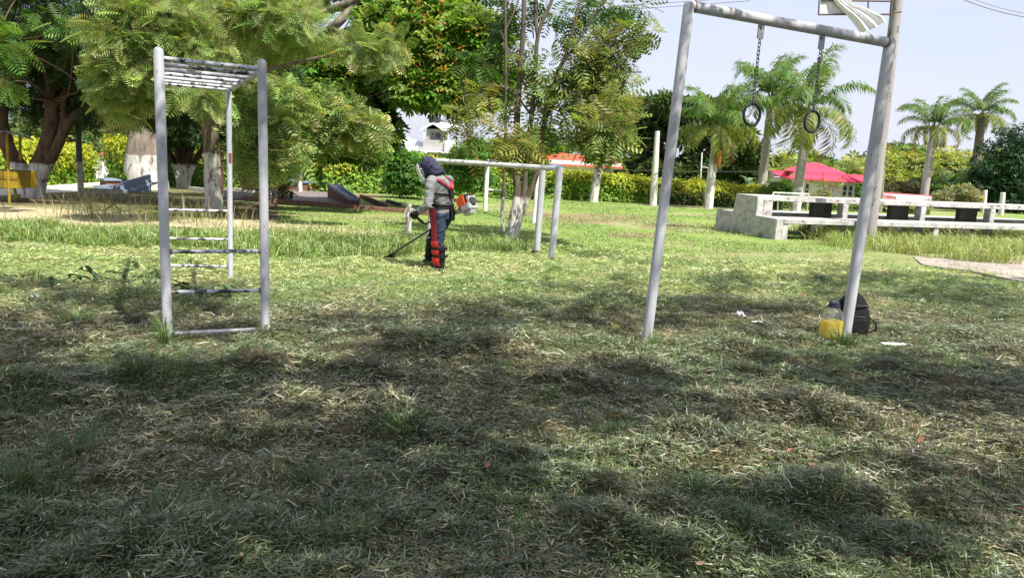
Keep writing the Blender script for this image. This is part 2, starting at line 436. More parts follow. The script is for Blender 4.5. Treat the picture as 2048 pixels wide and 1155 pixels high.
# ================================================================== GROUND
def axis(dense, lo, hi):
    a = list(dense)
    st = dense[-1] - dense[-2]
    while a[-1] < hi: st *= 1.16; a.append(a[-1] + st)
    st = dense[1] - dense[0]; b = []
    x = dense[0]
    while x > lo: st *= 1.16; x -= st; b.append(x)
    return np.array(b[::-1] + a)
def zone_color(X, Y):
    """albedo of the bare ground: soil, cut grass, straw strip, lawn"""
    Z = gz(X, Y); px, py, zc = proj(np.stack([X, Y, Z], -1))
    n1 = fbm(X * 0.9, Y * 0.9, 31, 4); n2 = fbm(X * 0.25 + 5, Y * 0.25, 41, 3); n3 = fbm(X * 3.1, Y * 3.1, 51, 3)
    def mixm(c, d, k): return c * (1 - k[..., None]) + np.array(d) * k[..., None]
    def st(v, a, b): t = np.clip((v - a) / (b - a), 0, 1); return t * t * (3 - 2 * t)
    sh = np.zeros(X.shape + (3,))
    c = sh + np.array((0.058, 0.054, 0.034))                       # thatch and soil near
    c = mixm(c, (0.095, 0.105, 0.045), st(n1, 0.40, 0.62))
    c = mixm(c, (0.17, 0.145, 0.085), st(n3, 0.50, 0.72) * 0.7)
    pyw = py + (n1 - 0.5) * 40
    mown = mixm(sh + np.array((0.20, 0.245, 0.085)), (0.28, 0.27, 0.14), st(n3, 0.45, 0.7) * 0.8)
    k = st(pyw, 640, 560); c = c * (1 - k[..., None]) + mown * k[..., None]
    lawn = mixm(sh + np.array((0.175, 0.265, 0.065)), (0.215, 0.285, 0.08), st(n1, 0.42, 0.65))
    lawn = mixm(lawn, (0.34, 0.29, 0.18), st(n2 + 0.35 * (n3 - .5), 0.56, 0.70) * 0.65)
    kl = st(pyw, 520, 470) * st(px + (n1 - .5) * 120, 200, 300)
    c = c * (1 - kl[..., None]) + lawn * kl[..., None]
    # straw coloured strip on the left
    top = np.interp(px, [-400, 0, 150, 300, 420, 600, 760, 860], [412, 412, 420, 432, 434, 446, 464, 474])
    bot = np.interp(px, [-400, 0, 150, 300, 420, 600, 760, 860], [455, 452, 452, 458, 464, 472, 482, 478])
    ks = st(pyw - (py - py), -1, 0) * st(py + (n3 - .5) * 22, top - 6, top + 8) * (1 - st(py + (n3 - .5) * 22, bot - 6, bot + 10)) * (px < 870)
    c = mixm(c, (0.52, 0.43, 0.285), ks)
    # brown earth under the left trees
    kt = st(py, 374, 384) * (1 - st(py + (n3 - .5) * 14, top - 8, top + 3)) * (px < 560)
    c = mixm(c, (0.13, 0.105, 0.062), kt * (0.55 + 0.45 * st(n1, 0.35, 0.6)))
    # worn patches on the lawn
    for (ex, ey, ax, ay) in ((1180, 437, 130, 11), (1060, 428, 50, 7), (690, 392, 90, 7), (1060, 482, 60, 8), (270, 506, 60, 10), (1330, 452, 60, 7), (430, 700, 130, 16), (1280, 470, 70, 7)):
        d = ((px - ex) / ax) ** 2 + ((py - ey) / ay) ** 2
        c = mixm(c, (0.25, 0.185, 0.12), (1 - st(d + (n3 - .5) * 1.6, 0.45, 1.2)) * 0.85)
    front = (zc > 1)[..., None]
    return np.where(front, c, np.array((0.10, 0.11, 0.05)))
gx = axis(np.arange(-6.5, 8.0, 0.075), -700, 700); gy = axis(np.concatenate([np.arange(1.2, 14, 0.08), np.arange(14, 46, 0.35)]), -120, 1500)
XX, YY = np.meshgrid(gx, gy)
ZZ = gz(XX, YY) - 0.012 * (YY < 16)
nx, ny = len(gx), len(gy)
ii = (np.arange(ny - 1)[:, None] * nx + np.arange(nx - 1)[None]).ravel()
GF = np.stack([ii, ii + 1, ii + nx + 1, ii + nx], 1)
gm, t, bs = newmat('ground_soil_and_thatch')
at = t.nodes.new('ShaderNodeAttribute'); at.attribute_name = 'Col'
na = noise(t, 30, 6, 0.7); nb = noise(t, 7, 4, 0.6); ncc = noise(t, 160, 3, 0.6)
ra = ramp(t, na, [(0.28, 0.45), (0.5, 0.95), (0.75, 1.55)])
mm = t.nodes.new('ShaderNodeMix'); mm.data_type = 'RGBA'; mm.blend_type = 'MULTIPLY'; mm.inputs[0].default_value = 1
t.links.new(at.outputs['Color'], mm.inputs[6]); t.links.new(ra.outputs[0], mm.inputs[7])
rb = ramp(t, nb, [(0.3, 0.72), (0.7, 1.25)])
m2 = t.nodes.new('ShaderNodeMix'); m2.data_type = 'RGBA'; m2.blend_type = 'MULTIPLY'; m2.inputs[0].default_value = 1
t.links.new(mm.outputs[2], m2.inputs[6]); t.links.new(rb.outputs[0], m2.inputs[7])
t.links.new(m2.outputs[2], bs.inputs['Base Color']); bs.inputs['Roughness'].default_value = 0.95; bs.inputs['Specular IOR Level'].default_value = 0.1
bump(t, na, bs, 0.8, 0.03)
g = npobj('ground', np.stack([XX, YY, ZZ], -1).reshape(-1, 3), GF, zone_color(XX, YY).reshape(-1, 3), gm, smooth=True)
tag(g, kind='structure')

# ------------------------------------------------------------------ blades
def blades(x, y, L, wd, az, tilt, curl, col, rng, zoff=None):
    """each blade: tapered strip of three triangles, bent; tilt 0 = flat, pi/2 = upright"""
    n = len(x); z = gz(x, y) + (0 if zoff is None else zoff)
    b = np.stack([x, y, z], -1)
    h = np.stack([np.cos(az), np.sin(az), np.zeros(n)], -1); s = np.stack([-np.sin(az), np.cos(az), np.zeros(n)], -1)
    roll = rng.normal(size=n) * 0.5
    s = s * np.cos(roll)[:, None] + A(0, 0, 1) * np.sin(roll)[:, None]
    def d(a): return h * np.cos(a)[:, None] + A(0, 0, 1) * np.sin(a)[:, None]
    m_ = b + d(tilt) * (L * 0.55)[:, None]
    e = m_ + d(tilt - curl) * (L * 0.45)[:, None]
    w2 = (wd / 2)[:, None]
    V = np.stack([b - s * w2, b + s * w2, m_ - s * w2 * .85, m_ + s * w2 * .85, e], 1)
    F = np.array([[0, 1, 3], [0, 3, 2], [2, 3, 4]])[None] + (np.arange(n) * 5)[:, None, None]
    return V.reshape(-1, 3), F.reshape(-1, 3), np.repeat(col[:, None], 5, 1).reshape(-1, 3)
def scatter(ymin, ymax, dens, rng, xpad=0.6):
    ys = np.linspace(ymin, ymax, 400); wdt = ys * 1.42 + 2 * xpad; dn = np.array([dens(v) for v in ys]) * wdt
    cdf = np.cumsum(dn); tot = cdf[-1] * (ys[1] - ys[0]); cdf = cdf / cdf[-1]
    n = int(tot); y = np.interp(rng.random(n), cdf, ys)
    x = (rng.random(n) - 0.5) * (y * 1.42 + 2 * xpad)
    return x, y
def keep(mask, *a): return [q[mask] for q in a]
rg = np.random.default_rng(3)
# lying clippings of the mown foreground
x, y = scatter(2.35, 14.5, lambda v: 12200 * (2.9 / v) ** 1.55, rg)
px, py, _ = proj(np.stack([x, y, gz(x, y)], -1))
hp = np.clip(fbm(x * 1.7 + 9.2, y * 2.3, 11, 3) - 0.50, 0, 1) / 0.25            # heaps
cov = fbm(x * 1.1 + 2, y * 1.5, 77, 3)
k = rg.random(len(x)) < np.clip(0.55 + 1.3 * (cov - 0.42) + hp, 0.25, 1)
k &= ~((px > 1828) & (py > 515 + (px - 1830) * .03 + (cov - .5) * 34) & (py < 528 + (px - 1830) * .165 + (cov - .5) * 60) & (rg.random(len(px)) < .93))
x, y, hp, py, px = keep(k & (py > 486), x, y, hp, py, px)
n = len(x)
grn = fbm(x * 0.8 + 1, y * 1.1 + 4, 91, 3)
pal_g = np.array([(0.084, 0.122, 0.044), (0.100, 0.140, 0.060), (0.058, 0.090, 0.034), (0.130, 0.165, 0.072), (0.125, 0.148, 0.108)])
pal_s = np.array([(0.29, 0.25, 0.155), (0.22, 0.19, 0.115), (0.36, 0.325, 0.22), (0.12, 0.092, 0.058), (0.20, 0.19, 0.125)])
isg = rg.random(n) < np.clip(0.66 + (grn - 0.5) * 2.0, 0.25, 0.95)
col = np.where(isg[:, None], pal_g[rg.integers(0, 5, n)], pal_s[rg.integers(0, 5, n)])
pale = rg.random(n) < .09
col = np.where(pale[:, None], np.array((0.30, 0.33, 0.26)), col)
farb = np.clip((620 - py) / 90, 0, 1)[:, None]  # sunlight put into the colour: blades of the middle ground brightened
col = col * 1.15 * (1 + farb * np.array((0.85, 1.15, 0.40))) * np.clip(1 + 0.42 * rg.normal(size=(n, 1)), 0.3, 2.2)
sc = 1 + np.clip(y - 3, 0, 12) * 0.075
L = (0.020 + 0.062 * rg.random(n) ** 2.0 + .04 * (rg.random(n) < .08)) * sc; wd = (0.0032 + 0.0046 * rg.random(n)) * sc
az = rg.random(n) * 6.283 + 0
tilt = np.abs(rg.normal(size=n)) * (0.13 + 0.24 * np.clip(hp, 0, 1)); curl = rg.normal(size=n) * 0.35 + tilt
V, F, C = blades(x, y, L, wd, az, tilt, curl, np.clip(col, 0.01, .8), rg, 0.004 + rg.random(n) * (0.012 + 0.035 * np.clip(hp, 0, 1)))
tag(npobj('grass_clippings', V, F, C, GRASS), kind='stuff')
# small standing tufts and regrowth in the foreground
tufts = [(800, 862, 70, 0.14), (30, 826, 60, 0.17), (290, 770, 90, 0.20), (40, 985, 70, 0.19), (560, 870, 30, 0.10), (1090, 800, 30, 0.08), (620, 960, 50, 0.14), (1500, 1085, 60, 0.12),
         (1240, 870, 50, 0.10), (860, 700, 30, 0.08), (150, 905, 60, 0.16), (1010, 735, 30, 0.07), (1660, 900, 40, 0.09), (1900, 730, 50, 0.09), (1385, 985, 50, 0.11), (700, 1080, 50, 0.14), (350, 1040, 60, 0.15), (220, 610, 60, 0.16), (60, 560, 70, 0.18), (150, 640, 70, 0.15), (1640, 560, 50, 0.12), (1180, 620, 40, 0.09)]
parts = []
for (tx, ty, nb_, hgt) in tufts:
    c = G(tx, ty); n = nb_ * 3
    r = np.abs(rg.normal(size=n)) * hgt * 0.75; a = rg.random(n) * 6.283
    x = c[0] + np.cos(a) * r * 1.3; y = c[1] + np.sin(a) * r
    col = jitter_cols([(0.06, 0.115, 0.028), (0.085, 0.15, 0.04), (0.05, 0.09, 0.025), (0.10, 0.15, 0.06)], n, rg)
    parts.append(blades(x, y, hgt * (0.5 + 0.8 * rg.random(n)), 0.0035 + 0.004 * rg.random(n), a + rg.normal(size=n) * .5, 0.5 + 0.8 * rg.random(n), 0.5 + rg.random(n) * .6, col, rg))
# thin living grass between the clippings
x, y = scatter(2.4, 16.0, lambda v: 900 * (2.9 / v) ** 1.3, rg); px, py, _ = proj(np.stack([x, y, gz(x, y)], -1))
k = rg.random(len(x)) < np.clip((fbm(x * 1.3 + 8, y * 1.3, 131, 3) - 0.40) * 5, 0, 1); x, y, py = keep(k, x, y, py); n = len(x)
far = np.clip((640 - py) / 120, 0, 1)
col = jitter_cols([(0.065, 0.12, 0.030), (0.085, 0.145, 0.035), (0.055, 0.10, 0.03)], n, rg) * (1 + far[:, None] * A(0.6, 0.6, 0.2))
parts.append(blades(x, y, 0.05 + 0.07 * rg.random(n), 0.003 + 0.003 * rg.random(n) + y * .0002, rg.random(n) * 6.283, 0.3 + 0.9 * rg.random(n), 0.5 + rg.normal(size=n) * .3, col, rg))
V, F, C = merge(parts); tag(npobj('green_grass_regrowth', V, F, C, GRASS), kind='stuff')
# tall unmown grass band across the middle, lawn beyond it, weeds on the right
parts = []
x, y = scatter(11.0, 19.0, lambda v: 1500 * (11 / v), rg, 1.0); px, py, _ = proj(np.stack([x, y, gz(x, y)], -1))
nzb = fbm(x * 0.8, y * 0.8, 61, 3)
low = np.interp(px, [0, 330, 520, 760, 900, 1000, 1100], [482, 496, 508, 512, 500, 497, 490]); top = np.interp(px, [0, 300, 600, 780, 1000], [454, 462, 474, 482, 488])
k = (px > -40) & (px < 1075) & (py + (nzb - .5) * 30 < low) & (py + (nzb - .5) * 26 > top) & (rg.random(len(x)) < 0.35 + nzb)
x, y, px, nzb = keep(k, x, y, px, nzb); n = len(x)
dry = np.clip((nzb - 0.5) * 1.2, 0, 0.3)[:, None]
col = jitter_cols([(0.18, 0.28, 0.065), (0.23, 0.33, 0.085), (0.14, 0.24, 0.055), (0.28, 0.32, 0.12)], n, rg)
parts.append(blades(x, y, 0.12 + 0.22 * rg.random(n) ** 1.3, 0.008 + 0.008 * rg.random(n), rg.random(n) * 6.283, 0.7 + 0.8 * rg.random(n), 0.6 + rg.random(n) * .6, col, rg))
V, F, C = merge(parts); tag(npobj('tall_green_grass', V, F, C, GRASS), kind='stuff')
parts = []
x, y = scatter(13.0, 40.0, lambda v: 300 * (13 / v) ** 1.2, rg, 1.0); px, py, _ = proj(np.stack([x, y, gz(x, y)], -1))
nl = fbm(x * 0.6 + 7, y * 0.6, 71, 3)
k = (px > 560) & (py > 372) & (py < 505) & (rg.random(len(x)) < (nl - 0.3) * 3) & ~((px < 760) & (py < 416)); x, y, py, nl = keep(k, x, y, py, nl); n = len(x)
col = jitter_cols([(0.175, 0.265, 0.065), (0.19, 0.275, 0.07), (0.21, 0.28, 0.08), (0.16, 0.25, 0.06)], n, rg, 0.12)
parts.append(blades(x, y, 0.03 + 0.045 * rg.random(n), 0.010 + 0.012 * rg.random(n) + y * .0005, rg.random(n) * 6.283, 0.3 + 0.8 * rg.random(n), 0.3 + rg.random(n) * .4, col, rg))
V, F, C = merge(parts); tag(npobj('lawn_grass', V, F, C, GRASS), kind='stuff')
# weeds in front of and under the right-hand bench
parts = []
x, y = scatter(14.5, 30.0, lambda v: 900 * (15 / v), rg, 1.5); px, py, _ = proj(np.stack([x, y, gz(x, y)], -1)); nw = fbm(x * 1.1, y * 1.1, 81, 3)
low = np.interp(px, [1590, 1650, 1740, 1800, 2050, 2200], [462, 482, 494, 504, 518, 524]); k = (px > 1600) & (py + (nw - .5) * 55 < low) & (py > 446) & (rg.random(len(x)) < 0.4 + 0.8 * nw)
x, y, px, nw = keep(k, x, y, px, nw); n = len(x)
col = jitter_cols([(0.25, 0.33, 0.075), (0.31, 0.36, 0.10), (0.20, 0.29, 0.065), (0.36, 0.36, 0.15)], n, rg)
parts.append(blades(x, y, 0.20 + 0.38 * rg.random(n) ** 1.4, 0.008 + 0.009 * rg.random(n), rg.random(n) * 6.283, 0.8 + 0.7 * rg.random(n), 0.5 + rg.random(n) * .6, col, rg))
for (tx, ty, nn, hg) in ((1680, 474, 420, 0.7), (1660, 462, 300, 0.8), (1730, 470, 120, .4), (2030, 470, 260, 0.7), (1990, 480, 160, 0.5), (1480, 466, 120, 0.2), (1445, 458, 100, 0.18), (1520, 474, 120, 0.2), (1600, 462, 120, 0.35), (1900, 490, 160, .4), (1800, 485, 140, .4)):
    c = G(tx, ty); r = np.abs(rg.normal(size=nn)) * 0.35; a = rg.random(nn) * 6.283
    col = jitter_cols([(0.20, 0.29, 0.065), (0.26, 0.33, 0.09), (0.15, 0.24, 0.055)], nn, rg)
    parts.append(blades(c[0] + np.cos(a) * r * 1.5, c[1] + np.sin(a) * r, hg * (0.4 + 0.8 * rg.random(nn)), 0.009 + 0.012 * rg.random(nn), a, 0.7 + 0.8 * rg.random(nn), 0.5 + rg.random(nn) * .7, col, rg))
V, F, C = merge(parts); tag(npobj('weeds', V, F, C, GRASS), kind='stuff')
# long dry stalks on the left bank
parts = []
for (tx, ty, nn, hg) in ((150, 432, 60, 0.8), (185, 436, 90, 1.0), (215, 440, 60, 0.8), (255, 440, 40, 0.8), (300, 444, 40, 0.8), (335, 446, 40, .8), (385, 446, 70, 0.9), (410, 450, 40, .7), (440, 455, 30, .5), (500, 468, 60, 0.55), (560, 472, 40, .5), (620, 476, 70, 0.6), (680, 484, 80, 0.6), (740, 488, 60, 0.5), (780, 488, 60, 0.55), (930, 480, 80, 0.45), (965, 483, 60, 0.4), (990, 470, 40, .35), (1060, 484, 20, .3), (110, 448, 50, .5), (40, 452, 40, .4), (1280, 400, 60, .9), (1250, 400, 40, .8)):
    c = G(tx, ty); r = np.abs(rg.normal(size=nn)) * 0.4; a = rg.random(nn) * 6.283
    col = jitter_cols([(0.28, 0.26, 0.13), (0.22, 0.26, 0.09), (0.34, 0.30, 0.17), (0.18, 0.25, 0.07)], nn, rg)
    parts.append(blades(c[0] + np.cos(a) * r * 1.6, c[1] + np.sin(a) * r, hg * (0.4 + 0.7 * rg.random(nn)), 0.006 + 0.008 * rg.random(nn), rg.random(nn) * 6.283, 0.75 + 0.75 * rg.random(nn), 0.1 + rg.random(nn) * .7, col, rg))
V, F, C = merge(parts); tag(npobj('dry_grass_stalks', V, F, C, GRASS), kind='stuff')

# ------------------------------------------------------------------ paths and paving
def sheet(name, pix, mat, lift=0.012, kind='structure'):
    mb = MB(); pts = [G(*p) + A(0, 0, lift) for p in pix]
    mb.add(pts + [p - A(0, 0, 0.25) for p in pts], [tuple(range(len(pts)))] + [(i, (i + 1) % len(pts), len(pts) + (i + 1) % len(pts), len(pts) + i) for i in range(len(pts))])
    return tag(mb.build(name, mat), kind=kind)
PATHM = plain('pale_path_concrete', (0.52, 0.49, 0.44), 0.9, 0.12, 3, bmp=0.1)
sheet('path', [(60, 388), (-120, 402), (-120, 386), (60, 376), (130, 362), (190, 352), (226, 350), (240, 356), (225, 366), (165, 376), (158, 384)], PATHM, 0.02)
pm, t, bs = newmat('grey_brick_paving')
bt = t.nodes.new('ShaderNodeTexBrick'); bt.inputs['Scale'].default_value = 5; bt.inputs['Color1'].default_value = (0.20, 0.17, 0.16, 1); bt.inputs['Color2'].default_value = (0.15, 0.125, 0.12, 1); bt.inputs['Mortar'].default_value = (0.10, 0.09, 0.085, 1)
tcn = t.nodes.new('ShaderNodeTexCoord'); t.links.new(tcn.outputs['Object'], bt.inputs['Vector']); t.links.new(bt.outputs['Color'], bs.inputs['Base Color']); bs.inputs['Roughness'].default_value = 0.9
sheet('paved_plaza', [(395, 381), (450, 377), (650, 384), (690, 402), (770, 417), (640, 409), (546, 402), (420, 393)], pm, 0.02)
PADM = plain('worn_concrete_pad', (0.31, 0.27, 0.235), 0.9, 0.35, 2.5, bmp=0.2)
sheet('concrete_pad', [(1826, 514), (1930, 517), (2200, 526), (2250, 600), (2060, 568), (1940, 548), (1845, 530)], PADM, 0.012)
# ================================================================== PLAY EQUIPMENT
def post(mb, a, b, r, n=14, dome=True): mb.tube([a, a + (b - a) * 0.33, a + (b - a) * 0.66, b], r, n, 0, dome)
# --- climbing frame on the left
FL, FR, RR = G(336, 684), G(531, 672), G(461, 556)
tFL, tFR, tRR = P(317, 104, FL[1]), P(524, 127, FR[1]), P(457.5, 172, RR[1])
RL = RR + (FL - FR); tRL = tRR + (tFL - tFR)
T = thing('climbing_frame', 'tall white ladder frame with chipped horizontal bars on top, at the left', 'climbing frame', FL)
R1 = 9.6 * mpp(FL[1]); dn = A(0, 0, -0.12)
for a, b, rr in ((FL, tFL, R1), (FR, tFR, R1), (RL, tRL, R1 * 0.86), (RR, tRR, R1 * 0.86)):
    q = MB(); post(q, a + dn, b, rr); q.build('post', WHITE_PAINT, T, True)
def at_y(px, py, a, b):   # point on segment a-b that appears at pixel row py
    lo, hi = 0.0, 1.0
    for _ in range(40):
        mmid = (lo + hi) / 2; _, yy, _ = proj(a + (b - a) * mmid)
        if yy > py: lo = mmid
        else: hi = mmid
    return a + (b - a) * lo
dz = A(0, 0, -0.055)
for a, b in ((tFL + dz, tRL + dz), (tFR + dz, tRR + dz)):
    q = MB(); q.tube([a, b], 0.024, 10); q.build('top_rail', RUNG_PAINT, T, True)
for i in range(7):
    k = i / 6.0
    a = tFL + (tRL - tFL) * k + dz * 0.8; b = tFR + (tRR - tFR) * k + dz * 0.8
    q = MB(); q.tube([a, (a + b) / 2, b], 0.0185, 10); q.build('overhead_bar', RUNG_PAINT, T, True)
for ya, yb in ((503, 502), (584, 580), (667, 657)):
    q = MB(); q.tube([at_y(0, ya, FL, tFL), at_y(0, yb, FR, tFR)], 0.0165, 10); q.build('rung', RUNG_PAINT if ya < 660 else WHITE_PAINT, T, True)
for ya, yb in ((419, 422), (476, 479), (530, 533)):
    q = MB(); q.tube([at_y(0, ya, RL, tRL), at_y(0, yb, RR, tRR)], 0.0165, 10); q.build('rung', RUNG_PAINT, T, True)
q = MB(); q.ribbon([at_y(0, 324, RR, tRR) + A(.022, -R1 * .84, 0), at_y(0, 315, RR, tRR) + A(.024, -R1 * .84, 0), at_y(0, 306, RR, tRR) + A(.022, -R1 * .84, 0)], A(1, .3, 0), .03, .008); tag(q.build('rust_patch', plain('rust', (0.20, 0.05, 0.04), 0.8), T, True), 'small red rusty patch on the rear post')
WELD = plain('rusty_weld', (0.16, 0.12, 0.10), 0.8, 0.4, 40)
def weld(c, d, r, par):
    q = MB(); d = nrm(d); q.tube([c - d * .012, c - d * .004, c + d * .004, c + d * .012], [r * 1.02, r + .006, r + .005, r * 1.02], 12, .12); q.build('weld_bead', WELD, par, True)
for ya, yb in ((503, 502), (584, 580), (667, 657)):
    for p_, q_, s_ in ((at_y(0, ya, FL, tFL), at_y(0, yb, FR, tFR), 1), (at_y(0, yb, FR, tFR), at_y(0, ya, FL, tFL), 1)):
        weld(p_ + nrm(q_ - p_) * (R1 + .004), q_ - p_, .0175, T)
# --- ring frame on the right
LB, RB = G(1292, 682), G(1690, 670)
tLB, tRB = P(1378, 12, LB[1]), P(1780, 86, RB[1])
T = thing('ring_frame', 'tall white pipe goal-shaped frame carrying two hanging rings, at the right', 'pipe frame', LB)
for a, b, s in ((LB, tLB, 10.4), (RB, tRB, 10.8)):
    q = MB(); post(q, a + dn, b, s * mpp(a[1]), 16); q.build('post', WHITE_PAINT, T, True)
cb = MB(); cb.tube([tLB + (tRB - tLB) * v for v in (0, .33, .66, 1)], 10.5 * mpp(LB[1]), 16); cb.build('crossbar', WHITE_PAINT, T, True)
for p_, q_ in ((tLB, tRB), (tRB, tLB)): weld(p_ + nrm(q_ - p_) * (11.0 * mpp(LB[1])), q_ - p_, 10.6 * mpp(LB[1]), T)
CD = nrm(tRB - tLB); PERP = nrm(np.cross(CD, A(0, 0, 1)))
BR = 10.5 * mpp(LB[1])
def gym_ring(px, ringpx, ringpy, rad, face, label):
    k = (px - 1378) / (1780 - 1378.0); k = k * 1.0
    lo, hi = 0., 1.
    for _ in range(40):
        md = (lo + hi) / 2; xx, _, _ = proj(tLB + (tRB - tLB) * md)
        if xx < px: lo = md
        else: hi = md
    c = tLB + (tRB - tLB) * lo
    b = MB(); Rm = np.stack([CD, PERP, A(0, 0, 1)], 1)
    b.box(c + A(0, 0, -BR - 0.055), (0.062, 0.012, 0.13), Rm); b.tube([c + A(0, 0, -BR - .02) - PERP * .02, c + A(0, 0, -BR - .02) + PERP * .02], .01, 8)
    b.build('bracket', GREY_METAL, bpy.data.objects['ring_frame'])
    top = c + A(0, 0, -BR - 0.115)
    _, _, zc = proj(c); 
    z1, z2 = top[2] - 2, top[2]
    for _ in range(40):
        md = (z1 + z2) / 2; _, yy, _ = proj(A(top[0], top[1], md))
        if yy > ringpy: z1 = md
        else: z2 = md
    cz = z1
    g_ = thing('gym_ring', label, 'gym ring', (top[0], top[1], cz - rad), )
    ch = MB(); zz = top[2] + 0.01; end = cz + rad; n = int((zz - end) / 0.034)
    for i in range(n + 1):
        z = zz - (zz - end) * i / n
        ch.torus((top[0], top[1], z), 0.0135, 0.0042, CD if i % 2 else PERP, 12, 5, 1.7)
    # stretch links vertically: torus sx acts along the second axis
    ch.build('chain', plain('galvanised_chain', (0.10, 0.10, 0.11), 0.45, 0.3, 20, metal=0.5), g_, True)
    rn = MB(); rn.torus((top[0], top[1], cz), rad, 0.0135, face, 40, 10); rn.build('ring', plain('black_ring', (0.03, 0.032, 0.036), 0.45, 0.4, 20), g_, True)
gym_ring(1524, 1502, 229, 0.099, A(math.cos(R_(117)), math.sin(R_(117)), 0), 'left of two dark rings hanging on a chain, turned edge-on and narrow')
gym_ring(1646, 1623, 243, 0.099, nrm(CD * 0.15 + PERP), 'right of two dark rings hanging on a chain, facing the camera round')
# --- parallel bar frame behind the worker
B1, B2, BL = G(1102, 521), G(1073, 506), G(857, 497)
t1, t2, tl = P(1120, 334, B1[1]), P(1086, 333, B2[1]), P(872, 321, BL[1])
T = thing('parallel_bars', 'white high bar frame with a blue corner plate, behind the worker', 'bar frame', B1)
BARM = worn_paint('old_bar_paint', (0.48, 0.48, 0.48), (0.09, 0.085, 0.08), 0.42, 9, streak=(0.5, 1, 1))
for a, b in ((B1, t1), (B2, t2), (BL, tl)):
    q = MB(); post(q, a + dn, b, 7.2 * mpp(B1[1]), 12, False); q.build('post', WHITE_PAINT, T, True)
for a, b in ((tl, P(1113, 337, B1[1])), (tl + (B2 - B1) * 0.9, t2 + A(0, 0, -.02))):
    q = MB(); q.tube([a, (a + b) / 2, b], 5.1 * mpp(B1[1]), 12); q.build('bar', BARM, T, True)
q = MB(); c = P(1109, 335, B1[1] + .12); q.box(c, (0.26, 0.03, 0.10)); q.build('corner_plate', plain('blue_paint', (0.16, 0.36, 0.52), 0.6), T, bevel=0.004)
for p_ in (B1, B2):
    q = MB(); q.tube([p_ + A(0, 0, -.1), p_ + A(0, 0, 0.05)], 10.5 * mpp(B1[1]), 12); tag(q.build('foot', plain('rust_dark', (0.05, 0.035, 0.03), 0.9), T, True), 'dark rusted foot of a post')
# --- football goal further back
g1, g2 = G(970, 421), G(1067, 445); T = thing('goal_posts', 'slim white goal posts standing on the lawn behind the high bar', 'goal', g1)
h1, h2 = P(975, 322, g1[1]), P(1078, 331, g2[1])
for a, b in ((g1, h1), (g2, h2)):
    q = MB(); q.tube([a + dn, b], 4.6 * mpp(a[1]), 10); q.build('post', POLE_WHITE, T, True)
q = MB(); q.tube([h1, h2], 4.2 * mpp(g2[1]), 10); q.build('crossbar', POLE_WHITE, T, True)
# --- low white pipe table frame by the hedge
c1, c2, c3, c4 = G(932, 394), G(1011, 396), G(909, 389), G(990, 390)
T = thing('low_pipe_frame', 'low white pipe frame like a table, in front of the hedge', 'low frame', c1)
tops = [P(931, 376, c1[1]), P(1011, 382, c2[1]), P(909, 369.5, c3[1]), P(990, 375, c4[1])]
for a, b in zip((c1, c2, c3, c4), tops):
    q = MB(); q.tube([a + dn, b], 0.055, 8); q.build('leg', POLE_WHITE, T, True)
for i, j in ((0, 1), (1, 3), (3, 2), (2, 0)):
    q = MB(); q.tube([tops[i], tops[j]], 0.05, 8); q.build('rail', POLE_WHITE, T, True)
# --- small goal far right
k1 = G(1538, 424); T = thing('small_goal', 'small white football goal behind the concrete bench', 'goal', k1)
Yg = 37.0
def gp(px, py, Y=Yg): return P(px, py, Y)
for a, b in (((1538, 424, Yg - .8), (1547, 385, Yg)), ((1555, 424, Yg + .6), (1557, 386, Yg)), ((1596, 424, Yg - .8), (1606, 387, Yg)), ((1614, 424, Yg + .6), (1617, 388, Yg))):
    q = MB(); q.tube([P(*a), P(*b)], 0.032, 8); q.build('upright', POLE_WHITE, T, True)
for a, b in (((1547, 385, Yg), (1618, 388, Yg)), ((1557, 386, Yg + .5), (1607, 388, Yg + .5))):
    q = MB(); q.tube([P(*a), P(*b)], 0.034, 8); q.build('crossbar', POLE_WHITE, T, True)
# --- white stump post in front of the worker
sp = G(817, 466); T = thing('stump_post', 'short peeling white post with a knobbed top, before the worker', 'post', sp)
k = mpp(sp[1]); q = MB(); q.tube([sp + dn, sp + A(0, 0, .25), P(814, 432, sp[1])], [6 * k, 5.4 * k, 5.2 * k], 10, .12)
q.build('shaft', worn_paint('peeling_post', (0.5, 0.49, 0.47), (0.16, 0.12, 0.09), 0.46, 10), T, True)
q = MB(); q.tube([P(813, 433, sp[1]), P(816, 424, sp[1]), P(819, 412, sp[1])], [7.5 * k, 7 * k, 4.5 * k], 10, .1, True); q.ball(P(826, 421, sp[1]), 4.5 * k); q.build('knob', worn_paint('peeling_post', (0.5, 0.49, 0.47), (0.16, 0.12, 0.09), 0.46, 10), T, True)

# ================================================================== CONCRETE BENCHES
o0 = G(1548, 479); dl = nrm(A(0.966, 0.258, 0)); dd = nrm(A(-0.258, 0.966, 0))
ez = lambda h: A(0, 0, h)
T = thing('concrete_bench', 'long two-level whitewashed concrete bench with a stepped left end', 'bench', o0)
def lp(a, d, h): return o0 + dl * a + dd * d + ez(h)
LEN = 11.5
gl = lambda a: float(zbase(*(o0 + dl * a)[:2])) - float(o0[2])
hl, hu, th = 0.56, 1.10, 0.125
def slab(name, a0, a1, d0, d1, h0, h1, mat):
    q = MB(); q.hexa([lp(a0, d0, h0), lp(a1, d0, h0), lp(a1, d1, h0), lp(a0, d1, h0)], [lp(a0, d0, h1), lp(a1, d0, h1), lp(a1, d1, h1), lp(a0, d1, h1)])
    return q.build(name, mat, T, bevel=0.012)
slab('seat_slab', 0.22, LEN, -0.03, 0.88, hl - th, hl, CONC_WHITE)
slab('table_slab', 0.22, LEN, 1.02, 2.12, hu - th, hu, CONC_WHITE)
slab('seat_slab', 0.22, LEN, 2.28, 3.15, hl - th, hl, CONC_WHITE)
q = MB()
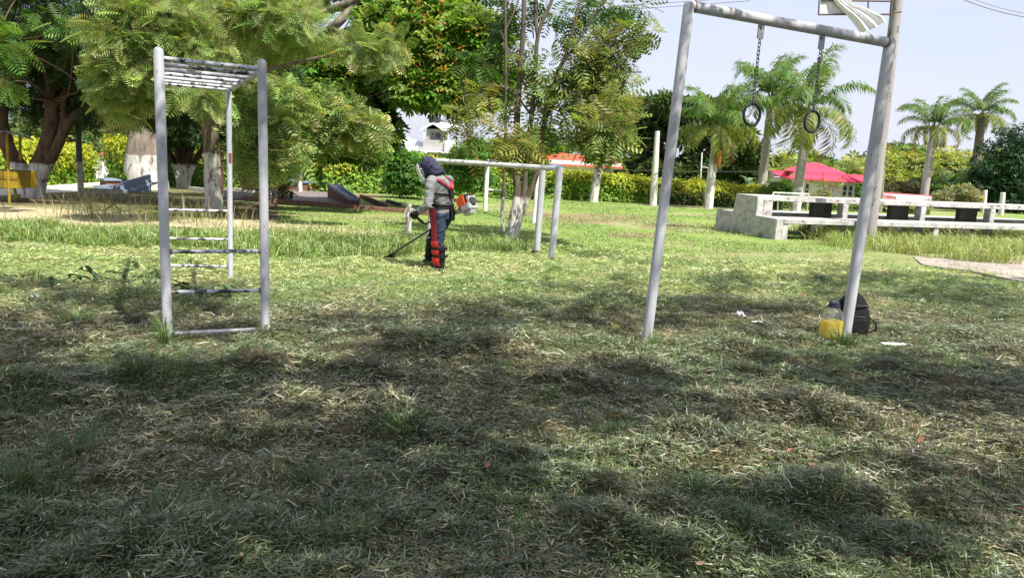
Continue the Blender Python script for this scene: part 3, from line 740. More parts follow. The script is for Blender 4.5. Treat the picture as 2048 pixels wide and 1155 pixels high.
prof = [(-0.03, -0.3), (3.15, -0.3), (3.15, hl + .002), (2.20, hl + .002), (2.12, hu + .002), (1.0, hu + .002), (0.98, hl + .002), (-0.03, hl + .002)]
q.prism([lp(0.0, d, h) for d, h in prof], dl * 0.215); tag(q.build('end_wall', CONC_WHITE, T, bevel=0.012), 'stepped left end wall with stained paint')
for a in (0.22, 2.85, 5.6, 8.2, 10.9):
    slab('leg', a, a + (0.30 if a < 1 else 0.19), 0.995, 1.25, -0.5, hu - th - .003, CONC_WHITE)
for a in (0.222, 5.2, 9.6): slab('leg', a, a + 0.18, 0.0, 0.2, -0.5, hl - th - .003, CONC_WHITE)
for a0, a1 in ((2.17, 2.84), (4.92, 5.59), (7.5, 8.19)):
    slab('support_panel', a0, a1, 1.45, 1.62, -0.5, hu - th - .003, plain('dark_concrete', (0.075, 0.07, 0.06), 0.9, 0.35, 4))  # dark concrete tone for the panels under the table slab
tr = MB()      # litter under the bench is dead twigs
# ================================================================== JUG, BACKPACK, LITTER
jb = G(1660, 673); K = mpp(jb[1])
T = thing('oil_jug', 'clear ribbed plastic jug half full of yellow oil, by the right post', 'jug', jb)
def seethrough(name, c, alpha, trl=0.5, rough=.12):
    mt, t, bs = newmat(name); bs.inputs['Base Color'].default_value = (*c, 1); bs.inputs['Roughness'].default_value = rough
    tl = t.nodes.new('ShaderNodeBsdfTranslucent'); tl.inputs[0].default_value = (*c, 1); tp = t.nodes.new('ShaderNodeBsdfTransparent'); m1 = t.nodes.new('ShaderNodeMixShader'); m1.inputs[0].default_value = trl; m2_ = t.nodes.new('ShaderNodeMixShader'); m2_.inputs[0].default_value = alpha
    t.links.new(bs.outputs[0], m1.inputs[1]); t.links.new(tl.outputs[0], m1.inputs[2]); t.links.new(tp.outputs[0], m2_.inputs[1]); t.links.new(m1.outputs[0], m2_.inputs[2]); t.links.new(m2_.outputs[0], t.nodes['Material Output'].inputs[0]); return mt
gm2 = seethrough('clear_plastic', (.75, .78, .80), .11, .3)
om = seethrough('yellow_oil', (.68, .57, .0), .92, .65)
H = 72 * K; r0 = 24.5 * K
prof = []
for i in range(15):
    z = 0.03 * H + 0.60 * H * i / 14; prof.append((r0 * (1.0 - 0.16 * i / 14) * (1 + (0.035 if i % 2 else -0.02)), z))
prof = [(r0 * .86, 0.0)] + prof + [(r0 * .80, .68 * H), (r0 * .68, .76 * H), (r0 * .48, .83 * H), (r0 * .40, .86 * H)]
q = MB(); q.lathe(jb, prof, 24); q.build('jug_body', gm2, T, True)
q = MB(); q.lathe(jb + A(0, 0, .004), [(r * .955, z) for r, z in prof if z < 0.50 * H], 24); q.build('oil', om, T, True)
q = MB(); q.lathe(jb + A(0, 0, .86 * H), [(r0 * .50, 0), (r0 * .50, .05 * H), (r0 * .42, .055 * H), (r0 * .42, .13 * H), (r0 * .38, .14 * H)], 18); q.build('cap', plain('dark_blue_cap', (0.02, 0.025, 0.05), 0.4), T, True)
q = MB(); q.torus(jb + A(0, 0, .97 * H), r0 * .38, .005, (0.3, 1, 0.2), 16, 6); q.build('handle', plain('dark_blue_cap', (0.02, 0.025, 0.05)), T, True)
kb = G(1713, 671) + A(0.0, 0.13, 0); K = mpp(kb[1])
T = thing('backpack', 'black backpack slumped on the grass against the right post', 'backpack', kb)
hgt = 90 * K
q = MB(); V, F = [], []; n = 18
rows = [(0.0, .80, .75), (.06, .98, .95), (.2, 1.04, 1.05), (.4, 1.02, 1.04), (.6, .95, .95), (.78, .80, .78), (.9, .58, .55), (.97, .30, .3), (1.0, .05, .05)]
for z, a, b in rows:
    for i in range(n):
        u = 2 * math.pi * i / n; s = 1 + .03 * math.sin(5 * u + z * 9)
        cx, cy = math.copysign(abs(math.cos(u)) ** .75, math.cos(u)), math.copysign(abs(math.sin(u)) ** .75, math.sin(u))
        V.append(kb + A(cx * 33 * K * a * s - z * 5 * K, cy * 20 * K * b * s, z * hgt))
F = [(i * n + k, i * n + (k + 1) % n, (i + 1) * n + (k + 1) % n, (i + 1) * n + k) for i in range(len(rows) - 1) for k in range(n)] + [tuple(range(n))[::-1]]
q.add(V, F); q.build('bag', BLACK_CLOTH, T, True)
q = MB(); q.add([kb + A(x * 20 * K, -19 * K - y * 5 * K, z * hgt) for x, y, z in ((-1, 0, .1), (1, 0, .1), (1, 0, .45), (-1, 0, .45), (-.9, 1, .13), (.9, 1, .13), (.85, 1, .42), (-.85, 1, .42))], [(4, 5, 6, 7), (0, 1, 5, 4), (1, 2, 6, 5), (2, 3, 7, 6), (3, 0, 4, 7)]); q.build('front_pocket', BLACK_CLOTH, T, True, 0.01)
for zz_ in (.46, .72):
    q = MB(); q.tube(spline([kb + A(-26 * K, -10 * K, zz_ * hgt), kb + A(-12 * K, -20 * K, (zz_ + .015) * hgt), kb + A(10 * K, -20.5 * K, (zz_ + .015) * hgt), kb + A(25 * K, -9 * K, zz_ * hgt)], 4), .006, 6); q.build('zip_seam', plain('grey_zip', (.05, .05, .055), .5), T, True)
q = MB(); q.ribbon(spline([kb + A(26, -6, 8) * K, kb + A(42, -12, 16) * K, kb + A(40, -14, 30) * K, kb + A(28, -8, 42) * K], 5), A(0, 1, 0), .03, .006); q.ribbon(spline([kb + A(10, -22, 2) * K, kb + A(40, -26, 2) * K, kb + A(62, -20, 2) * K], 4), A(0, 1, 0), .02, .006); q.build('strap', BLACK_CLOTH, T, True)
q = MB(); q.torus(kb + A(-6 * K, 0, hgt * .985), .022, .007, (0, 1, .1), 18, 6); q.build('grab_handle', BLACK_CLOTH, T, True)
WHITE_LITTER = plain('white_litter', (0.78, 0.78, 0.80), 0.5, 0.08, 10)
def litter(px, py, w_, h_, label, cat, name, hgt=0.03):
    c = G(px, py); K = mpp(c[1]); q = MB(); rr = np.random.default_rng(int(px)); n = 5
    V = [c + A((i / (n - 1) - .5) * w_ * K, (j / 3 - .5) * h_ * K * 2.2, 0.02 + hgt * rr.random()) for j in range(4) for i in range(n)]
    F = [(j * n + i, j * n + i + 1, (j + 1) * n + i + 1, (j + 1) * n + i) for j in range(3) for i in range(n - 1)]
    b = len(V); V = V + [v - A(0, 0, .004) for v in V]; F = F + [tuple(b + i for i in f)[::-1] for f in F]
    q.add(V, F); o = q.build(name, WHITE_LITTER, None); return tag(o, label, cat)
litter(1482, 634, 14, 14, 'small crumpled white paper scrap on the grass between the ring posts', 'litter', 'paper_scrap', .06)
litter(70, 601, 16, 7, 'white plastic scrap in the grass at the far left edge', 'litter', 'plastic_scrap', .05)
litter(72 + 194, 432, 14, 6, 'white scrap lying on the straw strip just left of the climbing frame', 'litter', 'plastic_scrap', .05)
litter(203, 431, 9, 4, 'tiny pale scrap on the straw strip below the dry stalks', 'litter', 'paper_scrap', .03)
litter(1512, 653, 24, 5, 'thin grey-white strip of plastic flat on the grass near the paper scrap', 'litter', 'plastic_scrap', .02)
litter(1605, 476, 9, 4, 'bluish plastic scrap under the near end of the concrete bench', 'litter', 'plastic_scrap', .05)
c = G(1792, 693); q = MB(); q.box(c + A(0, 0, .035), (0.30, 0.06, 0.012), np.array(Matrix.Rotation(.12, 3, 'Z')))
tag(q.build('white_board', WHITE_LITTER), 'narrow white board lying flat on the grass right of the backpack', 'board')
# fallen leaves
lv = []
for nm, cc in (('brown', (0.20, 0.10, 0.05)), ('rust', (0.26, 0.11, 0.06)), ('tan', (0.34, 0.26, 0.17))):
    mt = plain('fallen_leaf_' + nm, cc, 0.8, 0.3, 40)
    q = MB(); L = 5; V = []
    for i in range(L):
        t_ = i / (L - 1); wv = 0.42 * math.sin(math.pi * min(.97, t_ * .9 + .06)) ** .8
        for s in (-1, 0, 1): V.append(A(t_ - .5, s * wv * .5, 0.10 * abs(s) + 0.12 * (t_ - .5) ** 2 + (0.05 if (i + s) % 2 else 0)))
    q.add(V, [(i * 3 + k, i * 3 + k + 1, i * 3 + k + 4, i * 3 + k + 3) for i in range(L - 1) for k in (0, 1)])
    me = q.mesh('fallen_leaf', smooth=True); me.materials.append(mt); lv.append(me)
rl = np.random.default_rng(12)
cnt = 0
LEAVES_IN = [(1603, 1080, 44), (1575, 1085, 26), (1432, 930, 24), (1295, 1012, 22), (1400, 857, 18), (330, 903, 22), (975, 935, 20), (655, 624, 22), (545, 832, 18), (1608, 595, 16)]
while cnt < 56:
    if cnt < len(LEAVES_IN): lx, ly, ls = LEAVES_IN[cnt]
    else:
        lx = rl.random() * 2048; ly = 690 + 460 * rl.random() ** .8; ls = 12 + 12 * rl.random()
        if lx < 900 and rl.random() < .4: continue
    c = G(lx, ly); o = bpy.data.objects.new('fallen_leaf', lv[int(rl.integers(0, 3))]); COL.objects.link(o)
    s = ls * mpp(c[1]); o.scale = (s, s, s); o.location = Vector(c + A(0, 0, .022 + .012 * rl.random())); o.rotation_euler = (rl.normal() * .35, rl.normal() * .35, rl.random() * 6.28)
    hue = {'fallen_leaf_brown': 'dark brown', 'fallen_leaf_rust': 'reddish', 'fallen_leaf_tan': 'pale tan'}[o.data.materials[0].name]
    side = ('far left', 'left of centre', 'centre', 'right of centre', 'far right')[min(4, int(lx / 410))]
    row = 'level with the posts' if ly < 740 else ('just below the posts' if ly < 900 else ('low in the foreground' if ly < 1030 else 'at the bottom edge'))
    tag(o, '%s dry leaf on the grass, %s, %s' % (hue, row, side), 'leaf', 'dry leaves fallen on the mown grass'); cnt += 1
# broad-leaved cut weeds lying on the left
wl = []
q = MB(); V = []; n = 7
for i in range(n):
    t_ = i / (n - 1); wv = .36 * math.sin(math.pi * (t_ * .93 + .05)) ** .75
    for s in (-1, 0, 1): V.append(A(t_, s * wv * .5, .07 * abs(s) - .30 * t_ * t_))
q.add(V, [(i * 3 + k, i * 3 + k + 1, i * 3 + k + 4, i * 3 + k + 3) for i in range(n - 1) for k in (0, 1)])
WEEDLEAF = plain('weed_leaf_green', (0.10, 0.16, 0.065), 0.45, 0.3, 15, spec=.4)
lm = q.mesh('leaf', smooth=True); lm.materials.append(WEEDLEAF)
def weed(px, py, stems, label, size, seed, nl=5):
    c = G(px, py); rr = np.random.default_rng(seed); T = thing('broadleaf_weed', label, 'weed', c); st_ = MB()
    K = mpp(c[1])
    for (ex, ey) in stems:
        e = A(ex * K * 1.2, rr.normal() * .18, ey * K * .5 + .02); mid = e * .5 + A(0, 0, .05); s = spline([A(0, 0, .01), mid, e], 4)
        st_.tube([c + p for p in s], [.008 - .005 * i / 8 for i in range(len(s))], 6)
        for i in range(nl):
            p = s[min(len(s) - 1, 2 + int(i * (len(s) - 2) / nl + .5))]; o = bpy.data.objects.new('leaf', lm); COL.objects.link(o); o.parent = T
            o.location = Vector(p); sz = size * (0.7 + .6 * rr.random()); o.scale = (sz,) * 3
            o.rotation_euler = (rr.normal() * .35, -0.1 + rr.normal() * .35, rr.random() * 6.28)
    st_.build('stem', plain('weed_stem', (0.10, 0.14, 0.05), 0.7), T, True)
weed(205, 572, [(-60, 28), (-30, 62), (30, 50)], 'cut broad-leaved weed lying on the grass, leftmost of the leafy ones', .15, 1, 4)
weed(258, 566, [(-32, 36), (45, 34), (50, 20)], 'cut broad-leaved weed with pale undersides left of the ladder post', .14, 2, 4)
weed(312, 566, [(-30, 36), (-40, 20)], 'cut broad-leaved weed close behind the left ladder post', .13, 3, 4)
weed(365, 588, [(30, 26), (-20, 20), (60, 10)], 'dark broad-leaved weed inside the climbing frame under the rungs', .18, 4, 4)
weed(430, 590, [(40, 14), (-20, 12)], 'small broad-leaved weed beside the right side of the lowest ladder rungs', .13, 5, 4)
weed(105, 578, [(-20, 18), (30, 16)], 'small leafy weed on the grass towards the left edge', .14, 6, 4)
# tufts at the posts
def tuft(px, py, n, hg, label, cols, seed, spread=.08, w0=.006):
    c = G(px, py); rr = np.random.default_rng(seed); a = rr.random(n) * 6.283; r = np.abs(rr.normal(size=n)) * spread
    col = jitter_cols(cols, n, rr)
    V, F, C = blades(c[0] + np.cos(a) * r, c[1] + np.sin(a) * r, hg * (.5 + .7 * rr.random(n)), w0 * (.7 + .8 * rr.random(n)), a, .9 + .6 * rr.random(n), .3 + .8 * rr.random(n), col, rr)
    T = thing('grass_tuft', label, 'grass tuft', c); npobj('blades', V, F, C, GRASS, T)
tuft(330, 690, 60, .26, 'green grass tuft growing at the foot of the left ladder post', [(0.09, .17, .03), (.13, .2, .05)], 1, .05)
tuft(533, 682, 30, .09, 'low dark tuft at the foot of the right front ladder post', [(0.05, .08, .03), (.10, .07, .04)], 2, .06)
tuft(1306, 688, 40, .18, 'thin green tuft at the foot of the left ring post', [(0.09, .16, .04), (.12, .19, .05)], 3, .04)
tuft(1690, 690, 60, .22, 'leafy weed tuft at the foot of the right ring post', [(0.05, .09, .03), (.10, .15, .04)], 4, .08, .012)
tuft(1712, 640, 30, .20, 'sparse weed leaves standing before the black backpack', [(0.06, .09, .04), (.10, .12, .06)], 5, .05, .012)
# ================================================================== WORKER WITH BRUSHCUTTER
def evaluated(o):
    dg = bpy.context.evaluated_depsgraph_get(); dg.update()
    return bpy.data.meshes.new_from_object(o.evaluated_get(dg))
def fuse(mb, name, mat, parent, voxel=0.012, smooth=6, wrinkle=0.0, wscale=9.0, seed=0):
    me = mb.mesh(name, origin(parent)); o = bpy.data.objects.new('fuse_tmp', me); COL.objects.link(o)
    rm = o.modifiers.new('r', 'REMESH'); rm.mode = 'VOXEL'; rm.voxel_size = voxel
    sm = o.modifiers.new('s', 'SMOOTH'); sm.factor = 0.5; sm.iterations = smooth
    m2 = evaluated(o); bpy.data.objects.remove(o, do_unlink=True); bpy.data.meshes.remove(me)
    if wrinkle:
        n = len(m2.vertices); co = np.empty(n * 3, np.float32); m2.vertices.foreach_get('co', co); co = co.reshape(-1, 3)
        nn = np.empty(n * 3, np.float32); m2.vertices.foreach_get('normal', nn); nn = nn.reshape(-1, 3)
        a = fbm(co[:, 0] * wscale + co[:, 1] * wscale * .7 + seed, co[:, 2] * wscale * 1.8 + co[:, 0] * 3, seed, 3) - .5
        b = np.abs(fbm(co[:, 2] * wscale * 2.2 - co[:, 0] * 8, co[:, 1] * wscale + seed, seed + 3, 2) - .5)
        co = co + nn * ((a * 1.3 - b * 1.2) * wrinkle)[:, None]; m2.vertices.foreach_set('co', co.astype(np.float32).ravel()); m2.update()
    m2.name = name; m2.materials.clear(); m2.polygons.foreach_set('use_smooth', [True] * len(m2.polygons))
    return link(name, m2, mat, parent)
fL = G(877, 543); YP = fL[1]
def Q(px, py, d=0.0): return P(px, py, YP + d)
HF = A(-0.8, 0.6, 0); HL = A(-0.6, -0.8, 0); UZ = A(0, 0, 1)
T = thing('person', 'worker in grey shirt, dark hood and red leg guards, bending over a brushcutter', 'person', fL)
hand_l = Q(828, 429, .02)
S1 = P(773, 514.5, 11.7); S0 = P(915, 424, 10.66)
hand_r = Q(867, 441, .42)
pel, wai, mid_, che, upp, nek = Q(886, 430, .06), Q(886, 412, .06), Q(886, 396, .06), Q(884.5, 377, .07), Q(881, 360, .08), Q(873, 350, .08)
hed = Q(858, 334, .10)
SLh, SRh = upp + HL * .175 + A(0, 0, -.012), upp - HL * .175 + A(0, 0, -.012)
eL, wL = Q(856, 409, -.12), Q(836, 424, -.03)
eR, wR = Q(884, 408, .38), Q(872, 436, .42)
hipL, hipR = pel + HL * .09, pel - HL * .09
kL, aL, tL_ = Q(878, 482, -.03), Q(881, 533, .0), Q(864, 540, .10)
kR, aR, tR_ = Q(868, 478, .36), Q(864, 521, .60), Q(850, 527, .74)
SKIN = plain('skin', (0.30, 0.17, 0.11), 0.6, 0.1)
b = MB()
b.tube(spline([pel + A(0, 0, -.05), wai, mid_, che, upp, nek], 3), [.12, .125, .125, .125, .125, .125, .125, .13, .13, .13, .11, .10, .09, .075, .06, .055], 12)
FD = nrm(HF * .8 - UZ * .55); HU = nrm(UZ * .8 + HF * .5)
b.tube([nek, hed], .055, 10); b.ball(hed, (.078, .078, .105)); b.ball(hed + FD * .035 - HU * .04, .066)
b.tube([hed + FD * .085 + HU * .01, hed + FD * .108 - HU * .025], [.010, .017], 8)
for s in (1, -1): b.ball(hed + HL * s * .08, (.022, .022, .032))
for S_, E_, W_, H_ in ((SLh, eL, wL, hand_l), (SRh, eR, wR, hand_r)):
    b.tube([S_, S_ + (E_ - S_) * .5, E_, W_, H_], [.062, .052, .043, .030, .034], 10)
for h_, k_, a_, t_ in ((hipL, kL, aL, tL_), (hipR, kR, aR, tR_)):
    b.tube([h_, h_ + (k_ - h_) * .5, k_, k_ + (a_ - k_) * .4, a_], [.088, .078, .058, .055, .038], 10); b.tube([a_, (a_ + t_) / 2 + A(0, 0, -.01), t_], [.040, .042, .03], 8)
fuse(b, 'body', SKIN, T, .012, 4)
for s in (1, -1):
    q = MB(); q.ball(hed + FD * .078 + HL * s * .03 + HU * .012, .011); q.build('eye', plain('eye_dark', (.05, .04, .03), .2), T, True)
q = MB(); q.tube([hed + FD * .088 - HU * .058 + HL * .022, hed + FD * .098 - HU * .058, hed + FD * .088 - HU * .058 - HL * .022], .006, 6); q.build('mouth', plain('lips', (.22, .09, .07), .5), T, True)
# shirt
rings = [(Q(886, 431, .06), .150, .125), (Q(886, 420, .06), .158, .130), (wai + A(0, 0, 0), .148, .118), (Q(887, 402, .06), .172, .140), (mid_, .178, .145), (che, .190, .148), (Q(883, 367, .075), .188, .135), (upp, .165, .112), (Q(876, 352, .08), .115, .10), (nek + A(0, 0, .03), .085, .08)]
NR = 28
def torso(t, ang, off=0.0):
    i = min(int(t * (len(rings) - 1)), len(rings) - 2); f = t * (len(rings) - 1) - i
    (c0, a0, b0), (c1, a1, b1) = rings[i], rings[i + 1]
    c = c0 + (c1 - c0) * f; a = a0 + (a1 - a0) * f + off; b_ = b0 + (b1 - b0) * f + off
    u = R_(ang); return c + HL * math.cos(u) * a + HF * math.sin(u) * b_
def torso_mesh(t0, t1, off, nt_=24, mb=None, lo=0, hi=360):
    mb = mb or MB(); V = []
    for i in range(nt_ + 1):
        for k_ in range(NR): V.append(torso(t0 + (t1 - t0) * i / nt_, 360 * k_ / NR, off))
    F = [(i * NR + k_, i * NR + (k_ + 1) % NR, (i + 1) * NR + (k_ + 1) % NR, (i + 1) * NR + k_) for i in range(nt_) for k_ in range(NR)]
    F += [tuple(range(NR))[::-1], tuple(nt_ * NR + k_ for k_ in range(NR))]
    return mb.add(V, F)
b = torso_mesh(0, 1, 0)
for S_, E_, W_ in ((SLh, eL, wL), (SRh, eR, wR)):
    b.tube([S_ - (E_ - S_) * .05, S_ + (E_ - S_) * .25, S_ + (E_ - S_) * .6, E_, E_ + (W_ - E_) * .5, W_], [.082, .086, .074, .068, .060, .047], 14); b.ball(S_, .085)
SHIRT = plain('grey_shirt_cloth', (0.20, 0.21, 0.215), 0.9, 0.10, 5, bmp=0.15, spec=.1)
fuse(b, 'shirt', SHIRT, T, .010, 5, .016, 13, 4)
# trousers, boots
JEANS = plain('blue_jeans', (0.024, 0.037, 0.066), 0.9, 0.45, 8, bmp=0.2, spec=.1)
b = MB(); b.ball(pel, (.155, .145, .12))
for h_, k_, a_ in ((hipL, kL, aL), (hipR, kR, aR)):
    b.tube([h_ + A(0, 0, .02), h_ + (k_ - h_) * .5, k_, k_ + (a_ - k_) * .5], [.108, .102, .082, .07], 14)
fuse(b, 'jeans', JEANS, T, .011, 5, .022, 10, 9)
BOOT = plain('black_rubber_boot', (0.014, 0.014, 0.016), 0.55, 0.3, 14)
for k_, a_, t_ in ((kL, aL, tL_), (kR, aR, tR_)):
    b = MB(); b.tube([k_ + (a_ - k_) * .16, k_ + (a_ - k_) * .5, a_ + A(0, 0, .0)], [.088, .082, .064], 14)
    gz_ = lambda p: A(p[0], p[1], max(p[2] - .02, float(gz(p[0], p[1])) + .035))
    b.tube([a_, gz_(a_ + (t_ - a_) * .1 - A(0, 0, .04)), gz_(a_ + (t_ - a_) * .6), gz_(t_)], [.062, .060, .054, .040], 12, dome=True)
    fuse(b, 'boot', BOOT, T, .010, 3)
# red leg guards
RED = plain('red_guard', (0.22, 0.014, 0.024), 0.6, 0.18, 8, bmp=.1)
REDB = plain('bright_red_pad', (0.44, 0.018, 0.02), 0.5, 0.15, 10)
def guard(path, rad, a0, a1, mat, name, n=10, th=.012, lab=None):
    """curved shell round a leg; angle 0 = to the worker's left, 90 = forward"""
    V = []; L = len(path)
    for o_ in (0, th):
        for i, p in enumerate(path):
            r = rad[i] if hasattr(rad, '__len__') else rad
            for k_ in range(n + 1):
                u = R_(a0 + (a1 - a0) * k_ / n); V.append(p + (HL * math.cos(u) + HF * math.sin(u)) * (r + o_))
    W = n + 1; M_ = L * W; F = []
    for i in range(L - 1):
        for k_ in range(n):
            F.append((i * W + k_, i * W + k_ + 1, (i + 1) * W + k_ + 1, (i + 1) * W + k_)); F.append(tuple(M_ + j for j in F[-1][::-1]))
    for i in range(L - 1):
        for k_ in (0, n): F.append((i * W + k_, (i + 1) * W + k_, M_ + (i + 1) * W + k_, M_ + i * W + k_))
    for k_ in range(n):
        for i in (0, L - 1): F.append((i * W + k_, i * W + k_ + 1, M_ + i * W + k_ + 1, M_ + i * W + k_))
    q = MB(); q.add(V, F); o = q.build(name, mat, T, True); 
    if lab: tag(o, lab)
    return o
lseg = lambda a, b_, n=6: [a + (b_ - a) * i / n for i in range(n + 1)]
guard(lseg(hipL + A(0, 0, .10), kL + A(0, 0, .02)), [.135, .13, .12, .112, .105, .098, .095], -24, 108, RED, 'leg_guard', lab='long red guard over the thigh')
guard(lseg(hipR + A(0, 0, .10), kR + A(0, 0, .02)), [.125, .12, .115, .11, .105, .098, .095], 40, 160, RED, 'leg_guard')
for k_, a_, s in ((kL, aL, 1), (kR, aR, 0)):
    for j, (f0, f1) in enumerate(((-.02, .24), (.30, .54), (.59, .93))):
        guard(lseg(k_ + (a_ - k_) * f0, k_ + (a_ - k_) * f1, 3), [.094, .104, .104, .092], -36 if s else -10, 105 if s else 130, REDB if s else BOOT, 'shin_pad', th=.016)
    for f0 in (.27, .565):
        p = k_ + (a_ - k_) * f0; guard([p - A(0, 0, .02), p + A(0, 0, .02)], .106, -130, 130, BLACK_CLOTH, 'guard_strap', 16, .008)
# belt and harness
q = MB(); V = []
torso_mesh(.20, .265, .028, 3, q); q.build('belt', BLACK_CLOTH, T, True)
q = MB(); q.ribbon([torso(.22, -95, .04), torso(.10, -95, .05), torso(.0, -95, .045) - A(0, 0, .06)], HL, .07, .02); q.build('hip_pad', BLACK_CLOTH, T, True)
STR = plain('red_harness', (0.42, 0.035, 0.05), 0.6, 0.15, 20)
def strap(pts, w_, mat, name):
    P_ = [torso(t_, a_, .014) for t_, a_ in pts]; sp_ = spline(P_, 4)
    nr = []
    for i, p in enumerate(sp_):
        tt = nrm(sp_[min(i + 1, len(sp_) - 1)] - sp_[max(i - 1, 0)]); c = p - mid_; c = c - (0, 0, c[2]); c = nrm(c + UZ * .35)
        nr.append(np.cross(c, tt))
    q = MB(); q.ribbon(sp_, nr, w_, .012); q.build(name, mat, T, True)
strap([(.60, 62), (.78, 48), (.87, 15), (.83, -28), (.73, -58), (.62, -80), (.56, -88)], .055, STR, 'harness_strap')
strap([(.60, 118), (.78, 130), (.87, 170), (.83, 212), (.73, 240), (.62, 258), (.56, 264)], .055, STR, 'harness_strap')
q = MB(); q.ribbon([torso(.585, -92, .02), torso(.50, -92, .024), torso(.44, -92, .02)], HL, .075, .018); q.build('back_pad', BLACK_CLOTH, T, True)
strap([(.49, -90), (.50, -50), (.50, -10), (.49, 30), (.48, 70)], .028, BLACK_CLOTH, 'chest_strap')
strap([(.49, -90), (.50, -130), (.50, -170), (.49, 150), (.48, 110)], .028, BLACK_CLOTH, 'chest_strap')
# hood with neck cloth
HOOD = plain('navy_hood_cloth', (0.028, 0.028, 0.060), 0.85, 0.35, 12, bmp=.3)
b = MB(); b.ball(hed + HU * .035 - FD * .012, .125)
b.tube(spline([hed + HU * .02 - FD * .02, hed - FD * .045 - HU * .075, nek - HF * .02 + A(0, 0, .03), nek - HF * .07 + A(0, 0, -.02)], 3), [.118, .12, .122, .122, .12, .118, .115, .112, .112, .10], 14)
b.tube([hed + HL * .075 - HU * .02, nek + HL * .10 + HF * .07 + A(0, 0, .0), nek + HL * .09 + HF * .11 - A(0, 0, .06)], [.055, .05, .03], 10)
fuse(b, 'hood', HOOD, T, .010, 4, .022, 12, 2)
q = MB(); q.tube([hed + HU * .075 + FD * .10 + HL * .11, hed + HU * .085 + FD * .135, hed + HU * .075 + FD * .10 - HL * .11], [.012, .016, .012], 8); q.build('visor_band', plain('pale_visor_frame', (0.5, 0.5, 0.5), .4), T, True)
vm_, t, bs = newmat('mesh_visor'); tr = t.nodes.new('ShaderNodeBsdfTransparent'); ms = t.nodes.new('ShaderNodeMixShader'); ms.inputs[0].default_value = .82
bs.inputs['Base Color'].default_value = (.62, .63, .62, 1); bs.inputs['Roughness'].default_value = .35
t.links.new(tr.outputs[0], ms.inputs[1]); t.links.new(bs.outputs[0], ms.inputs[2]); t.links.new(ms.outputs[0], t.nodes['Material Output'].inputs[0])
V = []; nu, nv = 12, 8
for j in range(nv + 1):
    for i in range(nu + 1):
        u = R_(-80 + 160 * i / nu); vv = j / nv
        r = .178 - .012 * vv
        V.append(hed + HU * (.085 - .26 * vv) + FD * (r * math.cos(u) + .01 + .02 * math.sin(vv * 3)) + HL * r * .92 * math.sin(u))
q = MB(); q.add(V, [(j * (nu + 1) + i, j * (nu + 1) + i + 1, (j + 1) * (nu + 1) + i + 1, (j + 1) * (nu + 1) + i) for j in range(nv) for i in range(nu)]); q.build('face_visor', vm_, T, True)
q = MB(); q.tube([V[i] for i in range((nu + 1) * nv, (nu + 1) * (nv + 1))], .006, 6); q.tube([V[j * (nu + 1)] for j in range(nv + 1)], .007, 6); q.tube([V[j * (nu + 1) + nu] for j in range(nv + 1)], .007, 6); q.build('visor_rim', plain('pale_visor_frame', (0.5, 0.5, 0.5)), T, True)
# gloves with five fingers closed on the handle
hdir = nrm(Q(842, 442, .10) - Q(826, 426, .0))
def glove(w_, h_, grip, name='glove'):
    ax = nrm(h_ - w_); gr = nrm(grip - ax * (grip @ ax)); pn = np.cross(ax, gr)
    if pn[2] > 0: pn = -pn
    b = MB(); b.tube([w_ - ax * .02, w_ + ax * .03, h_ - ax * .0], [.040, .040, .040], 10)
    for i in range(4):
        o_ = gr * (-.036 + .024 * i); kn = h_ + ax * .02 + o_ - pn * .012; ln = (.9, 1.0, .97, .8)[i]
        b.tube([h_ + o_ - pn * .010, kn, kn + ax * .030 * ln + pn * .008, kn + ax * .030 * ln + pn * .038 * ln, kn + ax * .004 + pn * .056 * ln], [.014, .014, .0125, .012, .0095], 8, dome=True)
    b.tube([w_ + ax * .025 + gr * .03, h_ + gr * .05 + pn * .012, h_ + ax * .012 + gr * .046 + pn * .042, h_ + ax * .024 + gr * .026 + pn * .052], [.016, .015, .013, .010], 8, dome=True)
    fuse(b, name, plain('black_glove', (0.013, 0.013, 0.014), .7, .3, 30), T, .005, 2)
glove(wL, hand_l, hdir); glove(wR, hand_r, nrm(S0 - S1))
# ------------------------------------------------------------------ brushcutter
B = thing('brushcutter', 'brushcutter with orange and grey motor and long black shaft, in the worker\'s hands', 'brushcutter', S1)
SD = nrm(S0 - S1); SDp = nrm(np.cross(SD, UZ)); SU = np.cross(SDp, SD)
if SU[2] < 0: SU = -SU
SH = plain('shaft_grey', (0.11, 0.115, 0.12), 0.4, 0.2, 20, metal=.4)
q = MB(); q.tube([S1, S1 + (S0 - S1) * .5, S0 + SD * .05], .0155, 12); q.build('shaft', SH, B, True)
Rm = np.stack([SD, SDp, SU], 1)
E = S0 + SD * .20
ORG = plain('orange_plastic', (0.62, 0.085, 0.025), 0.4, 0.1, 20); GRY = plain('grey_plastic', (0.33, 0.33, 0.34), 0.5, 0.1, 20); DRK = plain('dark_plastic', (0.03, 0.03, 0.032), 0.5, 0.2, 20)
def ebox(n, c, d, mt, bv=.014):
    q = MB(); q.box(E + Rm @ np.array(c, float), d, Rm); return q.build(n, mt, B, True, bv)
q = MB(); q.tube([S0 - SD * .03, S0 + SD * .05, S0 + SD * .11], [.026, .042, .062], 14); q.build('clutch_cone', GRY, B, True)
ebox('motor_housing', (.05, 0, -.035), (.18, .19, .10), GRY); ebox('motor_cover', (.0, -.014, .07), (.19, .21, .16), ORG, .022)
ebox('air_filter', (-.06, -.03, .165), (.07, .09, .05), ORG); ebox('cylinder_fins', (.105, 0, .09), (.06, .15, .10), DRK, .006)
for i in range(4): ebox('cooling_fin', (.092 + .010 * i, -.079, .09), (.005, .012, .085), GRY, .001)
